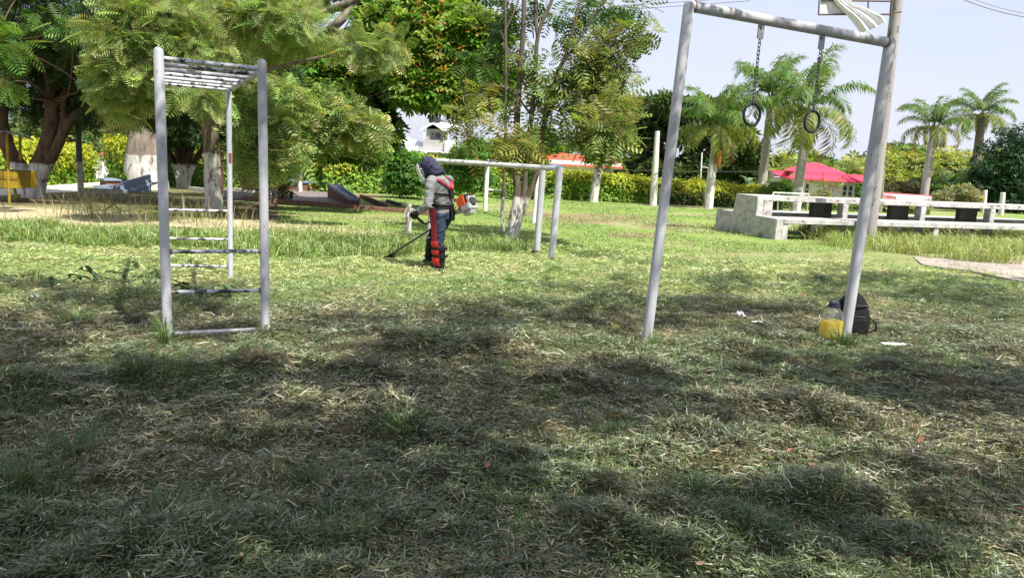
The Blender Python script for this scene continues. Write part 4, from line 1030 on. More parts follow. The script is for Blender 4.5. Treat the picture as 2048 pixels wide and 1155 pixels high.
ebox('fuel_tank', (.02, 0, -.10), (.17, .13, .06), plain('pale_tank', (0.42, .42, .42), .35), .02); ebox('exhaust_guard', (.13, 0, .03), (.035, .17, .17), GRY, .02)
q = MB(); q.tube([E + Rm @ A(.14, 0, .02), E + Rm @ A(.17, 0, .02)], [.07, .055], 18); q.build('starter_cover', DRK, B, True)
q = MB(); q.torus(E + Rm @ A(-.01, -.112, .08), .030, .006, SDp, 16, 6); q.build('cover_emblem', DRK, B, True)
q = MB(); q.tube(spline([hand_r + SD * .02, hand_r - SU * .03 - SDp * .02, Q(858, 444, .30), Q(852, 447, .2), Q(846, 446, .13)], 5), .012, 10); q.build('handle_bar', DRK, B, True)
q = MB(); q.tube([Q(847, 446, .14), Q(841, 441, .10), Q(833, 434, .05), Q(824, 425, .0)], [.017, .021, .020, .017], 12, dome=True); q.build('grip', DRK, B, True)
q = MB(); q.tube([S0 - SD * .05 + SU * .02, S0 + SU * .10 + SD * .02, E + Rm @ A(-.08, 0, .12)], .005, 6); q.build('throttle_cable', DRK, B, True)
q = MB(); q.tube([S1 + SD * .02, S1 - SD * .03, S1 - SD * .05 - A(0, 0, .03)], [.026, .034, .03], 12); q.lathe(S1 - SD * .05 - A(0, 0, .05), [(.055, 0), (.062, .015), (.03, .03)], 18); q.build('cutting_head', DRK, B, True)
q = MB(); c_ = S1 + SD * .10; q.prism([c_ + Rm @ A(-.06, -.13, -.03), c_ + Rm @ A(-.06, .13, -.03), c_ + Rm @ A(.10, .05, -.015), c_ + Rm @ A(.10, -.05, -.015)], SU * .012); q.build('debris_shield', DRK, B, False, .004)
q = MB(); q.tube([S1 - SD * .05 + A(-.16, .02, -.045), S1 - SD * .05 + A(0, 0, -.045), S1 - SD * .05 + A(.16, -.03, -.045)], .0025, 5); q.build('cutting_line', DRK, B, True)
# ================================================================== TREES
TR = np.random.default_rng(21)
PAL_LIGHT = [(0.265, 0.345, 0.115), (0.315, 0.39, 0.145), (0.22, 0.305, 0.095), (0.34, 0.39, 0.17), (0.17, 0.27, 0.08)]
PAL_DARK = [(0.036, 0.080, 0.024), (0.048, 0.10, 0.028), (0.028, 0.062, 0.020), (0.06, 0.10, 0.026)]
PAL_MID = [(0.060, 0.135, 0.025), (0.080, 0.165, 0.030), (0.045, 0.105, 0.022), (0.10, 0.18, 0.035)]
PAL_BRIGHT = [(0.085, 0.19, 0.028), (0.11, 0.22, 0.03), (0.065, 0.15, 0.025), (0.15, 0.22, 0.04)]
PAL_OLIVE = [(0.19, 0.22, 0.045), (0.24, 0.25, 0.055), (0.15, 0.19, 0.045), (0.27, 0.25, 0.06), (0.11, 0.16, 0.04)]
def tree(name, label, cat, base, barkmat, limbs, clumps, T, size, pal, droop=.45, group=None, inner=.45, crown='crown', n=9, wob=.14, twig=None, rand=.55, upj=.45):
    """limbs: list of ([(px,py,dY)...], r0_px, r1_px); clumps as in foliage()"""
    o = thing(name, label, cat, base, group); Y0 = base[1]; mb = MB()
    for pts, r0, r1 in limbs:
        w_ = [P(p[0], p[1], Y0 + (p[2] if len(p) > 2 else 0)) for p in pts]
        limb(mb, w_, r0 * mpp(Y0), r1 * mpp(Y0), n, 4, wob)
    if twig:
        for (sx, sy, sd), r in twig:
            s = P(sx, sy, Y0 + sd)
            twigs(mb, s, [P(c[0], c[1], c[2]) for c in clumps if math.hypot(c[0] - sx, c[1] - sy) < r], TR, 0.0016 * Y0)
    mb.build('trunk', barkmat, o, True)
    if clumps:
        V, F, C = foliage(clumps, T, size, pal, TR, droop, upj, inner, rand); npobj(crown, V, F, C, LEAF, o)
    return o
def jit(c, k=1.0): return c
# --- A: multi-stem tree at the far left
bA = G(66, 394); YA = bA[1]
cl = [(x_, y_ - (26 if y_ > 150 else 0), YA + d - 2.5, rx, ry, int(n_ * 1.4), PAL_DARK) for x_, y_, d, rx, ry, n_ in (  # shade inside the crown is put into dark leaf colours
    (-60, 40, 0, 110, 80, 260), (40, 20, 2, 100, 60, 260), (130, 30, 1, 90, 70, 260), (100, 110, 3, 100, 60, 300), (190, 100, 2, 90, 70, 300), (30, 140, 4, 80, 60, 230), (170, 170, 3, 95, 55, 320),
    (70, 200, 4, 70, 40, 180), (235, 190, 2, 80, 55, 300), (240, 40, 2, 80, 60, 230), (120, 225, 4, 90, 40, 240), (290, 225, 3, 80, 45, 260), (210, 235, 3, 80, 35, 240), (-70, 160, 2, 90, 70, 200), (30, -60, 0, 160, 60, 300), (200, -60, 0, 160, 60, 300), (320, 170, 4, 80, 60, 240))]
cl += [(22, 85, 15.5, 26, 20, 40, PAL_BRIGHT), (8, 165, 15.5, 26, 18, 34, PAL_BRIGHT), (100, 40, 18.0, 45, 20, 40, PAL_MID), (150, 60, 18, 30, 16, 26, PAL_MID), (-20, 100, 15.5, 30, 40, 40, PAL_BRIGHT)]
tree('spreading_tree', 'forked tree with whitewashed foot and dark crown, leftmost in the park', 'tree', bA, bark('bark_brown', (0.115, 0.075, 0.052), 0.98), [
    ([(72, 402), (62, 378), (42, 338), (18, 300), (2, 240), (6, 150), (14, 60), (20, -60)], 19, 9), ([(62, 402), (74, 370), (76, 335), (92, 292), (104, 240), (100, 160), (108, 60), (112, -60)], 20, 8),
    ([(70, 400), (82, 350), (104, 312), (122, 275), (140, 240), (172, 214), (190, 190), (230, 150)], 15, 5), ([(124, 262), (128, 232), (128, 200), (142, 160), (155, 120)], 8, 4), ([(96, 320), (92, 300), (94, 284)], 9, 6), ([(20, 170), (60, 120), (90, 60)], 8, 3), ([(104, 220), (150, 160), (200, 100)], 7, 3)],
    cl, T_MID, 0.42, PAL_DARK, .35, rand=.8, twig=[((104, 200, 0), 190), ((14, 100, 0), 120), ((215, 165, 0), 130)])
# --- D: straight trunk with the pale feathery foliage
bD = G(431, 421); YD = bD[1]
LT = [(300, 35, 14.6, 80, 45, 110), (245, 75, 14.4, 62, 36, 80), (330, 95, 14.8, 60, 40, 85), (262, 125, 14.6, 66, 34, 85), (238, 168, 14.8, 50, 32, 65), (300, 160, 15.2, 50, 32, 55), (245, 212, 15.0, 42, 26, 46), (360, 40, 15, 60, 40, 70), (255, 15, 14.6, 55, 30, 60), (205, 140, 15, 30, 24, 26),
      (445, 20, 16, 62, 34, 75), (520, 30, 16, 62, 40, 80), (575, 25, 16, 56, 40, 75), (610, 60, 17, 46, 34, 55), (555, 80, 17, 50, 34, 60), (390, 172, 13.6, 36, 20, 34), (420, 196, 13.6, 28, 18, 24), (455, 95, 18, 60, 40, 60), (395, 110, 18, 50, 34, 50),
      (715, 95, 15.8, 34, 18, 34), (760, 108, 16, 34, 20, 34), (785, 85, 16, 28, 16, 22), (690, 85, 15.8, 22, 12, 14)]
LT = [c[:5] + (int(c[5] * 2.7), PAL_LIGHT) for c in LT]
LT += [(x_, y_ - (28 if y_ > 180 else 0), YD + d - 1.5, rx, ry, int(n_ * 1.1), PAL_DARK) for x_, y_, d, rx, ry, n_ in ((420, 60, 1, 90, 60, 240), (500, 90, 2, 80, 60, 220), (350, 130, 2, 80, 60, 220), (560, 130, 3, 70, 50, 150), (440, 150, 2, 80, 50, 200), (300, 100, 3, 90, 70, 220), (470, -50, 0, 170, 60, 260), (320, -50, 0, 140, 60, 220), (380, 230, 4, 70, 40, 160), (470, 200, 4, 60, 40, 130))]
tree('feathery_tree', 'straight tree with whitewashed lower trunk and pale feathery leaves, behind the climbing frame', 'tree', bD, bark('bark_grey_brown', (0.155, 0.125, 0.09), 1.53), [
    ([(432, 428), (428, 400), (424, 320), (419, 240), (415, 170), (420, 90), (430, 0), (436, -80)], 19, 11), ([(418, 150), (370, 90), (320, 50), (280, 30)], 6, 2.5), ([(418, 180), (350, 140), (290, 120), (250, 100, -4)], 6, 2.5), ([(420, 120), (480, 60), (550, 30, -2)], 6, 2.5),
    ([(420, 170), (470, 150, -2), (530, 140, -4), (600, 124, -4), (650, 113, -4), (690, 112, -4), (730, 104, -4)], 4.2, 1.6), ([(428, 90), (470, 100), (520, 96)], 5, 2), ([(418, 200), (440, 170, -3), (410, 180, -5)], 3, 1.2), ([(445, 190), (430, 192)], 1.5, 1)],
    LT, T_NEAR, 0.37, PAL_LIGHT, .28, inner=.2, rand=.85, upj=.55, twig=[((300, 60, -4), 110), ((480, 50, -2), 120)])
# --- B: huge trunk, flame tree with orange flowers
bB = G(296, 378); YB = bB[1]
PAL_FLAME = [(0.12, 0.24, 0.03), (0.16, 0.28, 0.035), (0.09, 0.19, 0.028), (0.22, 0.29, 0.05)]
FLM = [(770, 42, 0), (815, 55, -1), (870, 95, -1), (850, 40, 0), (925, 65, -1), (955, 110, -1), (915, 150, -1), (850, 140, -1), (785, 75, 0), (640, 150, 0), (610, 130, 0), (595, 165, 0), (675, 175, 0), (820, 180, -1), (560, 150, 0), (900, 30, 0), (980, 70, -1), (985, 140, -1), (830, 10, 0), (800, 120, -1), (740, 140, 0), (880, 180, -1), (980, 175, -1), (650, 120, 0)]
cl = [(x_ + TR.normal() * 5, y_ + TR.normal() * 5, YB + d - 6, 44, 26, 330, PAL_FLAME) for x_, y_, d in FLM]
cl += [(x_, y_, YB + d * .4 - 5.5, rx, ry, n_ * 2, PAL_DARK) for x_, y_, d, rx, ry, n_ in ((905, 185, 2, 50, 30, 150), (930, 200, 2, 40, 22, 100), (870, 190, 2, 40, 26, 90), (720, 190, 3, 60, 34, 170), (748, 225, 2, 40, 30, 130), (770, 255, 2, 26, 26, 60), (735, 260, 3, 42, 30, 130), (690, 235, 3, 50, 34, 150), (700, 278, 2, 46, 22, 120), (645, 286, 2, 46, 24, 110), (745, 288, 2, 32, 12, 60), (620, 250, 3, 60, 50, 170), (560, 220, 3, 60, 50, 160), (900, 10, 2, 70, 26, 150), (850, -30, 2, 120, 36, 240), (545, 60, 4, 34, 40, 90), (600, 0, 4, 50, 16, 70), (500, 160, 4, 60, 60, 160), (520, 280, 4, 60, 50, 150), (720, 4, 3, 44, 16, 70), (430, 240, 4, 80, 40, 160), (330, 215, 3, 70, 30, 160))]  # shaded side of the crown, put into darker leaf colours
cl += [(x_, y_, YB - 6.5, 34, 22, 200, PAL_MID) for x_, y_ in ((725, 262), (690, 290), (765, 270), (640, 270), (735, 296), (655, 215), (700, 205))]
oB = tree('flame_tree', 'huge tree with thick whitewashed trunk and orange blossoms in its wide crown', 'tree', bB, bark('bark_pale_grey', (0.24, 0.20, 0.165), 1.35, .4, 6), [
    ([(296, 386), (296, 372), (292, 330), (296, 285), (302, 250), (320, 180), (360, 110), (420, 60)], 43, 27), ([(310, 220), (400, 130), (500, 85, -2), (570, 72, -3), (640, 82, -4), (690, 80, -5), (722, 78, -5)], 20, 5), ([(640, 80, -4), (672, 50, -5), (700, 20, -5), (730, -20, -5)], 9, 5),
    ([(560, 74, -3), (620, 40, -4), (680, 12, -5), (760, -20, -5)], 9, 5), ([(676, 80, -5), (712, 60, -5), (745, 56, -5), (762, 50, -5)], 7, 3), ([(712, 62, -5), (730, 30, -5), (750, 8, -5)], 6, 3), ([(480, 90, -2), (560, 130, -4), (640, 130, -5), (720, 130, -5)], 9, 4), ([(722, 78, -5), (800, 96, -6), (880, 130, -6)], 5, 2), ([(640, 82, -4), (760, 40, -5), (860, 50, -6)], 6, 2), ([(720, 130, -5), (830, 170, -6), (900, 190, -6)], 4, 2)],
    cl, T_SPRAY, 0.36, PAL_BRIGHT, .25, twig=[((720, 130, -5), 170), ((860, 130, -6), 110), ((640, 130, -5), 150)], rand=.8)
fp = []
for (x_, y_, d) in FLM:
    for i in range(1):
        c = P(x_ + TR.normal() * 24, y_ - 14 + TR.normal() * 12, YB + d - 7.4); n_ = 5
        pos = c + TR.normal(size=(n_, 3)) * .10; fp.append(instance(T_LEAF, pos, TR.normal(size=(n_, 3)) + A(0, 0, .5), TR.normal(size=(n_, 3)), .09 + .05 * TR.random(n_), jitter_cols([(0.62, .20, .07), (.70, .26, .08), (.50, .12, .05)], n_, TR)))
V, F, C = merge(fp); npobj('blossoms', V, F, C, LEAF, oB)
# --- C: low multi-stem tree with dark crown
bC = G(366, 377); YC = bC[1]
tree('bushy_tree', 'small many-stemmed tree with whitewashed foot and dark crown, between the two big trunks', 'tree', bC, bark('bark_dark', (0.06, 0.046, 0.036), 1.02), [
    ([(362, 382), (356, 345), (340, 310), (318, 270), (310, 220)], 8, 5), ([(364, 382), (362, 340), (356, 300), (350, 240)], 9, 5), ([(370, 382), (372, 340), (382, 300), (396, 262), (404, 220)], 9, 5), ([(368, 382), (368, 330), (370, 280), (372, 220)], 8, 5), ([(374, 382), (378, 350), (398, 310), (420, 270)], 7, 4)],
    [(x_, y_, YC + d, rx, ry, n_) for x_, y_, d, rx, ry, n_ in ((330, 235, 0, 50, 30, 230), (380, 245, -1, 50, 26, 230), (350, 205, 0, 60, 30, 250), (415, 225, 0, 44, 34, 200), (300, 255, 0, 34, 16, 110), (430, 262, 1, 34, 24, 110), (350, 262, 0, 34, 14, 90))], T_SPRAY, .55, PAL_DARK, .6)
# --- E: two slim trees with drooping pale foliage
for (bx, by, lab, lim, cls) in (
    (508, 386, 'slim whitewashed tree with drooping pale feathery leaves, nearer the big trunk', [([(509, 390), (508, 350), (506, 300), (510, 250), (520, 200)], 6.5, 4), ([(507, 330), (540, 280), (575, 250, -8)], 4, 1.8), ([(508, 300), (490, 260, -5), (480, 220, -8)], 3, 1.5)],
        [(500, 200, -9, 40, 28, 50), (530, 240, -9, 56, 34, 90), (505, 285, -9, 44, 30, 60), (560, 300, -9, 60, 34, 95), (520, 325, -9, 40, 18, 40), (490, 330, -8, 24, 20, 26), (580, 200, -8, 50, 30, 65), (545, 190, -8, 40, 26, 45)]),
    (599, 384, 'slim whitewashed tree with drooping pale feathery leaves, right of its twin', [([(600, 388), (599, 350), (597, 310), (604, 260), (620, 220)], 5.5, 3.5), ([(600, 300), (640, 262, -6), (690, 236, -11), (730, 250, -13)], 3.6, 1.6), ([(602, 300), (640, 290, -7), (680, 280, -12)], 2.5, 1.2)],
        [(640, 215, -9, 60, 32, 95), (690, 230, -9, 50, 30, 75), (735, 255, -9, 38, 26, 52), (650, 260, -9, 56, 28, 80), (610, 250, -9, 50, 32, 75), (700, 265, -8, 44, 22, 50), (615, 290, -9, 40, 18, 40), (755, 285, -8, 22, 18, 20)])):
    b_ = G(bx, by); cls = [(x_, y_, b_[1] + d - 4, rx, ry, int(n_ * 2.6)) for x_, y_, d, rx, ry, n_ in cls]
    tree('slim_tree', lab, 'tree', b_, bark('bark_slim', (0.10, 0.08, 0.06), 1.15), lim, cls, T_FEW, .42, PAL_LIGHT, .35, 'slim pale feathery trees by the plaza', .25, rand=.8, twig=[((lim[1][0][-1][0], lim[1][0][-1][1], -6), 100)])
b_ = G(548, 404); tree('shrub', 'twiggy olive shrub at the plaza edge right of the climbing frame', 'shrub', b_, bark('bark_slim', (0.10, 0.08, 0.06)), [([(548, 408), (545, 385), (530, 350)], 3, 1), ([(549, 408), (556, 380), (575, 352)], 3, 1), ([(548, 406), (550, 370), (552, 340)], 3, 1)], [(540, 362, b_[1], 34, 20, 70), (575, 352, b_[1], 34, 16, 60), (552, 335, b_[1], 36, 18, 60)], T_FAR, .34, PAL_OLIVE, .3)
# --- F: open feathery tree behind the bars
bF = G(1020, 479); YF = bF[1]
fo = [(1030, 290, -1.2, 34, 24, 60, PAL_OLIVE), (1010, 300, -1.2, 24, 18, 30, PAL_OLIVE), (1055, 300, -1, 24, 16, 26, PAL_OLIVE),
      (1185, 95, 0, 46, 34, 75), (1225, 110, 0, 42, 30, 65), (1165, 130, 0, 44, 34, 75), (1215, 150, 0, 44, 32, 70), (1255, 75, 0, 30, 22, 36), (1285, 65, 0, 24, 14, 20), (1180, 180, 0, 48, 30, 75), (1235, 175, 0, 34, 24, 40), (1150, 200, 0, 36, 26, 45), (1200, 225, -1, 44, 28, 66), (1240, 225, -1, 30, 22, 34), (1190, 265, -1.5, 46, 26, 75), (1235, 262, -1.5, 34, 28, 52), (1172, 280, -1.5, 22, 16, 26), (1215, 298, -1.5, 36, 18, 40), (1130, 240, 0, 28, 16, 26),
      (938, 225, -1.5, 28, 14, 30, PAL_OLIVE), (918, 248, -1.5, 16, 10, 14, PAL_OLIVE), (955, 258, -1.5, 22, 10, 16, PAL_OLIVE), (960, 190, 0, 34, 20, 34, PAL_OLIVE), (955, 130, .5, 38, 20, 34, PAL_MID), (990, 170, .5, 30, 22, 24, PAL_MID), (1010, 100, .5, 36, 24, 28, PAL_MID), (1005, 40, .5, 38, 24, 40, PAL_DARK), (1040, 20, .5, 40, 18, 36, PAL_DARK), (1060, 120, 0, 34, 24, 24), (1075, 165, 0, 30, 20, 22), (1090, 145, 0, 24, 16, 14), (1045, 200, 0, 30, 20, 18), (1010, 210, 0, 26, 20, 14), (1110, 205, 0, 30, 18, 26), (1120, 165, 0, 28, 20, 24),
      (1160, 30, .5, 34, 18, 30, PAL_MID), (1200, 20, .5, 40, 16, 34, PAL_MID), (1250, 15, .5, 34, 14, 28, PAL_MID), (1150, 65, .5, 26, 16, 16, PAL_MID), (1290, 15, .5, 22, 12, 12, PAL_MID), (1120, 20, .5, 24, 16, 12, PAL_MID), (1085, 20, .5, 26, 20, 14, PAL_MID), (940, 300, -1, 24, 10, 10, PAL_OLIVE), (1105, 268, 0, 22, 10, 10, PAL_MID), (985, 240, 0, 24, 16, 12, PAL_MID), (1090, 240, 0, 24, 16, 16, PAL_MID)]
fo = [(x_, y_, YF + d, rx, ry, int(n_ * (1.35 if x_ > 1130 else 1.1))) + tuple(r) for x_, y_, d, rx, ry, n_, *r in fo]
tree('open_feathery_tree', 'open airy tree with several upright stems and whitewashed foot, behind the white bars', 'tree', bF, bark('bark_mid_tree', (0.115, 0.095, 0.075), .92), [
    ([(1018, 486), (1026, 440), (1034, 390), (1032, 330), (1034, 240), (1040, 150), (1046, 60), (1050, -60)], 10.5, 4), ([(1022, 486), (1038, 430), (1048, 380), (1052, 320), (1062, 240), (1070, 160), (1076, 70), (1104, 0), (1110, -30)], 7.4, 2.8), ([(1026, 484), (1044, 420), (1066, 370), (1082, 310), (1088, 250), (1110, 200), (1150, 170), (1195, 130), (1240, 90)], 8, 2),
    ([(1076, 75), (1070, 30), (1074, -40)], 4, 3), ([(1006, 462), (1004, 420), (1009, 350), (1011, 240), (1012, 120), (1010, 0), (1010, -40)], 3.6, 2.4), ([(1088, 255), (1094, 200), (1112, 150), (1135, 100), (1150, 40), (1165, -10)], 5, 2), ([(1084, 300), (1110, 282), (1140, 272)], 3, 1.4), ([(1110, 200), (1160, 175), (1210, 155)], 3, 1.2), ([(1050, 160), (1030, 130), (1000, 60)], 2.5, 1.2), ([(1062, 230), (1020, 180), (970, 170)], 2.5, 1.1), ([(1010, 210), (960, 220), (920, 240)], 2, .9), ([(1195, 130), (1240, 80), (1290, 62)], 2.4, 1), ([(1012, 60), (1030, 20), (1040, -10)], 2, 1), ([(1035, 320), (1028, 290), (1010, 280)], 2.5, 1.2), ([(1110, 150), (1170, 60), (1200, 10), (1230, -10)], 3, 1.4)],
    fo, T_FEW, .36, [(0.16, 0.22, 0.055), (0.20, 0.25, 0.065), (0.12, 0.18, 0.05), (0.24, 0.26, 0.07)], .35, inner=.2, n=9, rand=.75, twig=[((1195, 130, 0), 90), ((1200, 230, -1), 90), ((1010, 100, 0), 70), ((960, 190, 0), 60), ((1075, 160, 0), 60)])
# ------------------------------------------------------------------ palms
def frondmesh(name, L, nl, ll, bend, seed, cols):
    rr = np.random.default_rng(seed); pts = []; a = R_(62); p = A(0, 0, 0); st_ = L / 14
    for i in range(15):
        pts.append(p.copy()); p = p + A(math.cos(a), 0, math.sin(a)) * st_; a -= bend * (0.5 + i / 12.0)
    pts = np.array(pts); V, F, C = [], [], []
    for i in range(nl):
        t_ = .12 + .86 * i / (nl - 1); j = min(int(t_ * 14), 13); f = t_ * 14 - j; b_ = pts[j] * (1 - f) + pts[j + 1] * f; tg = nrm(pts[j + 1] - pts[j]); up = nrm(np.cross(tg, A(0, 1, 0))) * -1
        l_ = ll * (0.55 + .75 * math.sin(math.pi * (.12 + .8 * t_))) * (.85 + .3 * rr.random())
        for s in (-1, 1):
            d = nrm(tg * .55 + A(0, s, 0) * .8 + up * (.25 + .2 * rr.normal()))
            m_ = b_ + d * l_ * .5; e = m_ + nrm(d * .6 + A(0, 0, -.75) + tg * .1) * l_ * .5; wv = nrm(np.cross(d, up)) * .026
            k_ = len(V); V += [b_, m_ + wv, e, m_ - wv]; F.append([k_, k_ + 1, k_ + 2, k_ + 3])
            c = jitter_cols(cols, 1, rr)[0]; C += [c] * 4
    for i in range(14):
        w0, w1 = .035 * (1 - i / 16), .035 * (1 - (i + 1) / 16); k_ = len(V)
        V += [pts[i] + A(0, w0, 0), pts[i + 1] + A(0, w1, 0), pts[i + 1] - A(0, w1, 0), pts[i] - A(0, w0, 0)]; F.append([k_, k_ + 1, k_ + 2, k_ + 3]); C += [np.array((.16, .17, .06))] * 4
    me = npmesh(name, np.array(V), np.array(F), np.array(C)); me.materials.append(LEAF); return me
PG = [(0.09, 0.19, 0.045), (0.12, 0.22, 0.05), (0.07, 0.155, 0.04), (0.16, 0.22, 0.055)]
PY = [(0.20, 0.24, 0.04), (0.17, 0.23, 0.045), (0.27, 0.27, 0.06), (0.13, 0.20, 0.04)]
PB = [(0.22, 0.16, 0.09), (0.30, 0.24, 0.15), (0.18, 0.17, 0.06)]
FM_G = [frondmesh('frond', 3.0, 64, .62, b_, s, PG) for b_, s in ((.10, 1), (.122, 2), (.142, 3), (.16, 4))]
FM_Y = [frondmesh('frond', 2.8, 58, .58, b_, s, PY) for b_, s in ((.16, 5), (.18, 6))]
FM_B = [frondmesh('frond', 2.6, 34, .50, b_, s, PB) for b_, s in ((.21, 7), (.23, 8))]
def palm(label, base, top, r_px, seed, scale, paint, nf=19, trunkc=(0.33, 0.30, 0.27), brown=1, dr=0.0):
    b_ = base; rr = np.random.default_rng(seed); T = thing('palm_tree', label, 'palm', b_, 'palms along the far side of the lawn'); k_ = mpp(b_[1])
    s = [b_ + A(0, 0, -.15), b_ + (top - b_) * .12, b_ + (top - b_) * .35, b_ + (top - b_) * .6, b_ + (top - b_) * .85, top]
    q = MB(); q.tube(spline(s, 4), [r_px * .82 * k_ * f for f in np.interp(np.arange(21) / 20., [0, .1, .4, .7, .86, .95, 1], [1.12, 1.0, .92, .78, .62, .50, .38])], 14, .05)
    q.build('trunk', bark('palm_bark_%d' % int(paint * 10), trunkc, paint, .8, 4), T, True)
    for i in range(nf):
        f = i / nf; az = i * 2.399 + rr.normal() * .2
        if i >= nf - brown: me, tilt = FM_B[i % 2], 1.10 + .15 * rr.random()
        elif i >= nf - brown - 6: me, tilt = FM_Y[i % 2], .50 + .35 * rr.random()
        else: me, tilt = FM_G[min(3, int(f * 5.5))], -.42 + f * 1.35 + rr.normal() * .08
        o = bpy.data.objects.new('frond', me); COL.objects.link(o); o.parent = T
        o.location = Vector(top - b_ + A(0, 0, -.1 - .35 * f)); o.rotation_euler = (rr.normal() * .12, tilt + dr, az); sc_ = 1.16 * scale * (.85 + .3 * rr.random()); o.scale = (sc_,) * 3
        o['label'] = 'dry brown hanging frond' if i >= nf - brown else ('yellowing frond' if i >= nf - brown - 6 else 'green frond')
    q = MB(); q.tube([top, top + A(.05, 0, .9 * scale), top + A(.12, 0, 1.7 * scale)], [.05, .03, .008], 6); tag(q.build('spear_leaf', plain('spear', (.10, .15, .05)), T, True), None)
    return T
def ptop(px, py, b_): return P(px, py, b_[1])
p1 = G(1416, 417); T1 = palm('palm with an orange sheath hanging on its trunk, leftmost of the trio', p1, ptop(1434, 248, p1), 11.5, 1, .86, 2.3)
q = MB(); c0, c1 = P(1437, 300, p1[1] - .3), P(1437, 338, p1[1] - .3); q.tube([c0, c0 * .4 + c1 * .6, c1], [.12, .13, .03], 8); q.build('leaf_sheath', plain('orange_sheath', (.36, .12, .035), .7), T1, True)
p2 = G(1520, 414); palm('palm with the tallest crown, middle of the trio behind the bench', p2, ptop(1542, 196, p2), 11, 2, 1.12, 1.5)
p3 = G(1590, 424); palm('palm with long hanging fronds, rightmost of the trio beside the red roof', p3, ptop(1619, 212, p3), 12.5, 3, 1.12, 1.2, 17)
p4 = G(1845, 412); palm('slim palm standing between two others right of the ring frame, left of the pair', p4, ptop(1868, 252, p4), 10, 4, 1.2, 0.5, 18, (0.36, .34, .32))
p5 = G(1944, 412); palm('palm with dark trunk beside the dense round tree, right of the pair', p5, ptop(1964, 226, p5), 12, 5, 1.28, 0.2, 18, (0.17, .14, .12))
p6 = G(1186, 404); palm('palm with a shaggy skirt whose crown hides in the airy tree', p6, ptop(1210, 262, p6), 11, 6, .72, 1.75, 11, (0.28, .21, .16), 5)
p7 = P(1128, 420, 70); p7[2] = float(gz(p7[0], p7[1])); palm('small far palm rising behind the long orange roof', p7, ptop(1130, 318, p7), 5, 7, 1.1, 0.1, 10, (.2, .18, .15), 0)
# ------------------------------------------------------------------ clumpy broadleaf trees, shrubs
def bush(name, label, cat, base, clumps, size, pal, T=T_SPRAY, limbs=(), barkm=None, droop=.2, group=None, inner=.6):
    o = thing(name, label, cat, base, group); mb = MB(); Y0 = base[1]
    if not limbs: limbs = [([(c[0], c[1]) for c in ()] or [(0, 0)], 0, 0)]
    had = False
    for pts, r0, r1 in limbs:
        if len(pts) < 2: continue
        limb(mb, [P(p[0], p[1], Y0 + (p[2] if len(p) > 2 else 0)) for p in pts], r0 * mpp(Y0), r1 * mpp(Y0), 8, 4); had = True
    if had: mb.build('trunk', barkm or bark('bark_dark', (0.06, 0.046, 0.036)), o, True)
    V, F, C = foliage(clumps, T, size, pal, TR, droop, .6, inner, .8); npobj('crown' if had else 'foliage', V, F, C, LEAF, o); return o
def auto(x0, y0, x1, y1, Y, n, rx, ry, cnt, pal=None, dj=1.5):
    out = []
    for i in range(n):
        c = (x0 + (x1 - x0) * TR.random(), y0 + (y1 - y0) * TR.random(), Y + dj * TR.normal(), rx * (.7 + .6 * TR.random()), ry * (.7 + .6 * TR.random()), cnt)
        out.append(c + ((pal,) if pal else ()))
    return out
bR = P(1345, 390, 62); bR[2] = float(gz(bR[0], bR[1]))
PAL_RAIN = [(0.050, 0.085, 0.028), (0.065, 0.10, 0.03), (0.038, 0.068, 0.024), (0.085, .115, .04)]
rc = []
for (x_, y_, rx) in ((1265, 225, 26), (1300, 213, 30), (1345, 210, 34), (1395, 214, 34), (1440, 222, 28), (1275, 245, 26), (1320, 238, 30), (1380, 240, 34), (1430, 248, 34), (1290, 268, 22), (1350, 262, 26), (1400, 272, 30), (1450, 272, 26), (1280, 335, 30), (1315, 345, 26), (1270, 350, 24), (1400, 325, 30), (1440, 330, 34), (1480, 320, 30), (1460, 300, 26), (1490, 350, 26), (1370, 350, 22), (1300, 310, 22), (1500, 300, 24), (1480, 270, 20)):
    rc.append((x_, y_, 62 + TR.normal() * 2, rx, 8, 150))
bush('rain_tree', 'broad umbrella-shaped dark tree behind the pole and the palms', 'tree', bR, rc, .95, PAL_RAIN, limbs=[([(1345, 400), (1340, 340), (1330, 300), (1300, 260), (1275, 235)], 8, 3), ([(1342, 340), (1350, 290), (1350, 230)], 6, 2), ([(1345, 330), (1385, 290), (1410, 240)], 6, 2), ([(1345, 350), (1400, 310), (1450, 280)], 5, 2), ([(1335, 310), (1300, 290), (1275, 270)], 4, 2), ([(1336, 330), (1290, 325), (1265, 335)], 4, 1.5)], droop=.1)
bK = G(1984, 424); kc = [(x_, y_, bK[1] + d, rx, ry, n_) for x_, y_, d, rx, ry, n_ in ((2010, 300, 0, 50, 24, 260), (2050, 270, 0, 50, 26, 240), (1990, 335, -1, 46, 22, 260), (2040, 320, -1, 54, 26, 280), (1980, 365, -1, 34, 16, 200), (2030, 365, -1, 50, 20, 280), (2080, 310, 0, 50, 50, 260), (2020, 392, -1, 44, 16, 200), (2070, 370, 0, 40, 30, 200), (1968, 350, -1, 24, 18, 110), (2040, 405, 0, 40, 16, 160))]
bush('dense_tree', 'dense dark green rounded tree at the right edge', 'tree', bK, kc, .5, [(0.022, 0.065, 0.026), (0.030, 0.085, 0.032), (0.018, 0.05, 0.022)], limbs=[([(1984, 430), (1990, 400), (2000, 360)], 6, 4), ([(1992, 400), (2020, 372), (2040, 345)], 4, 3)], droop=.5, barkm=bark('bark_slim', (0.10, 0.08, 0.06), 0.6))
bush('grey_shrub', 'greyish dry shrub between the right-hand palms', 'shrub', P(1905, 405, 58), auto(1885, 381, 1942, 398, 58, 9, 14, 8, 90, dj=.7), .45, [(0.24, .25, .14), (.28, .27, .17), (.17, .20, .09)])
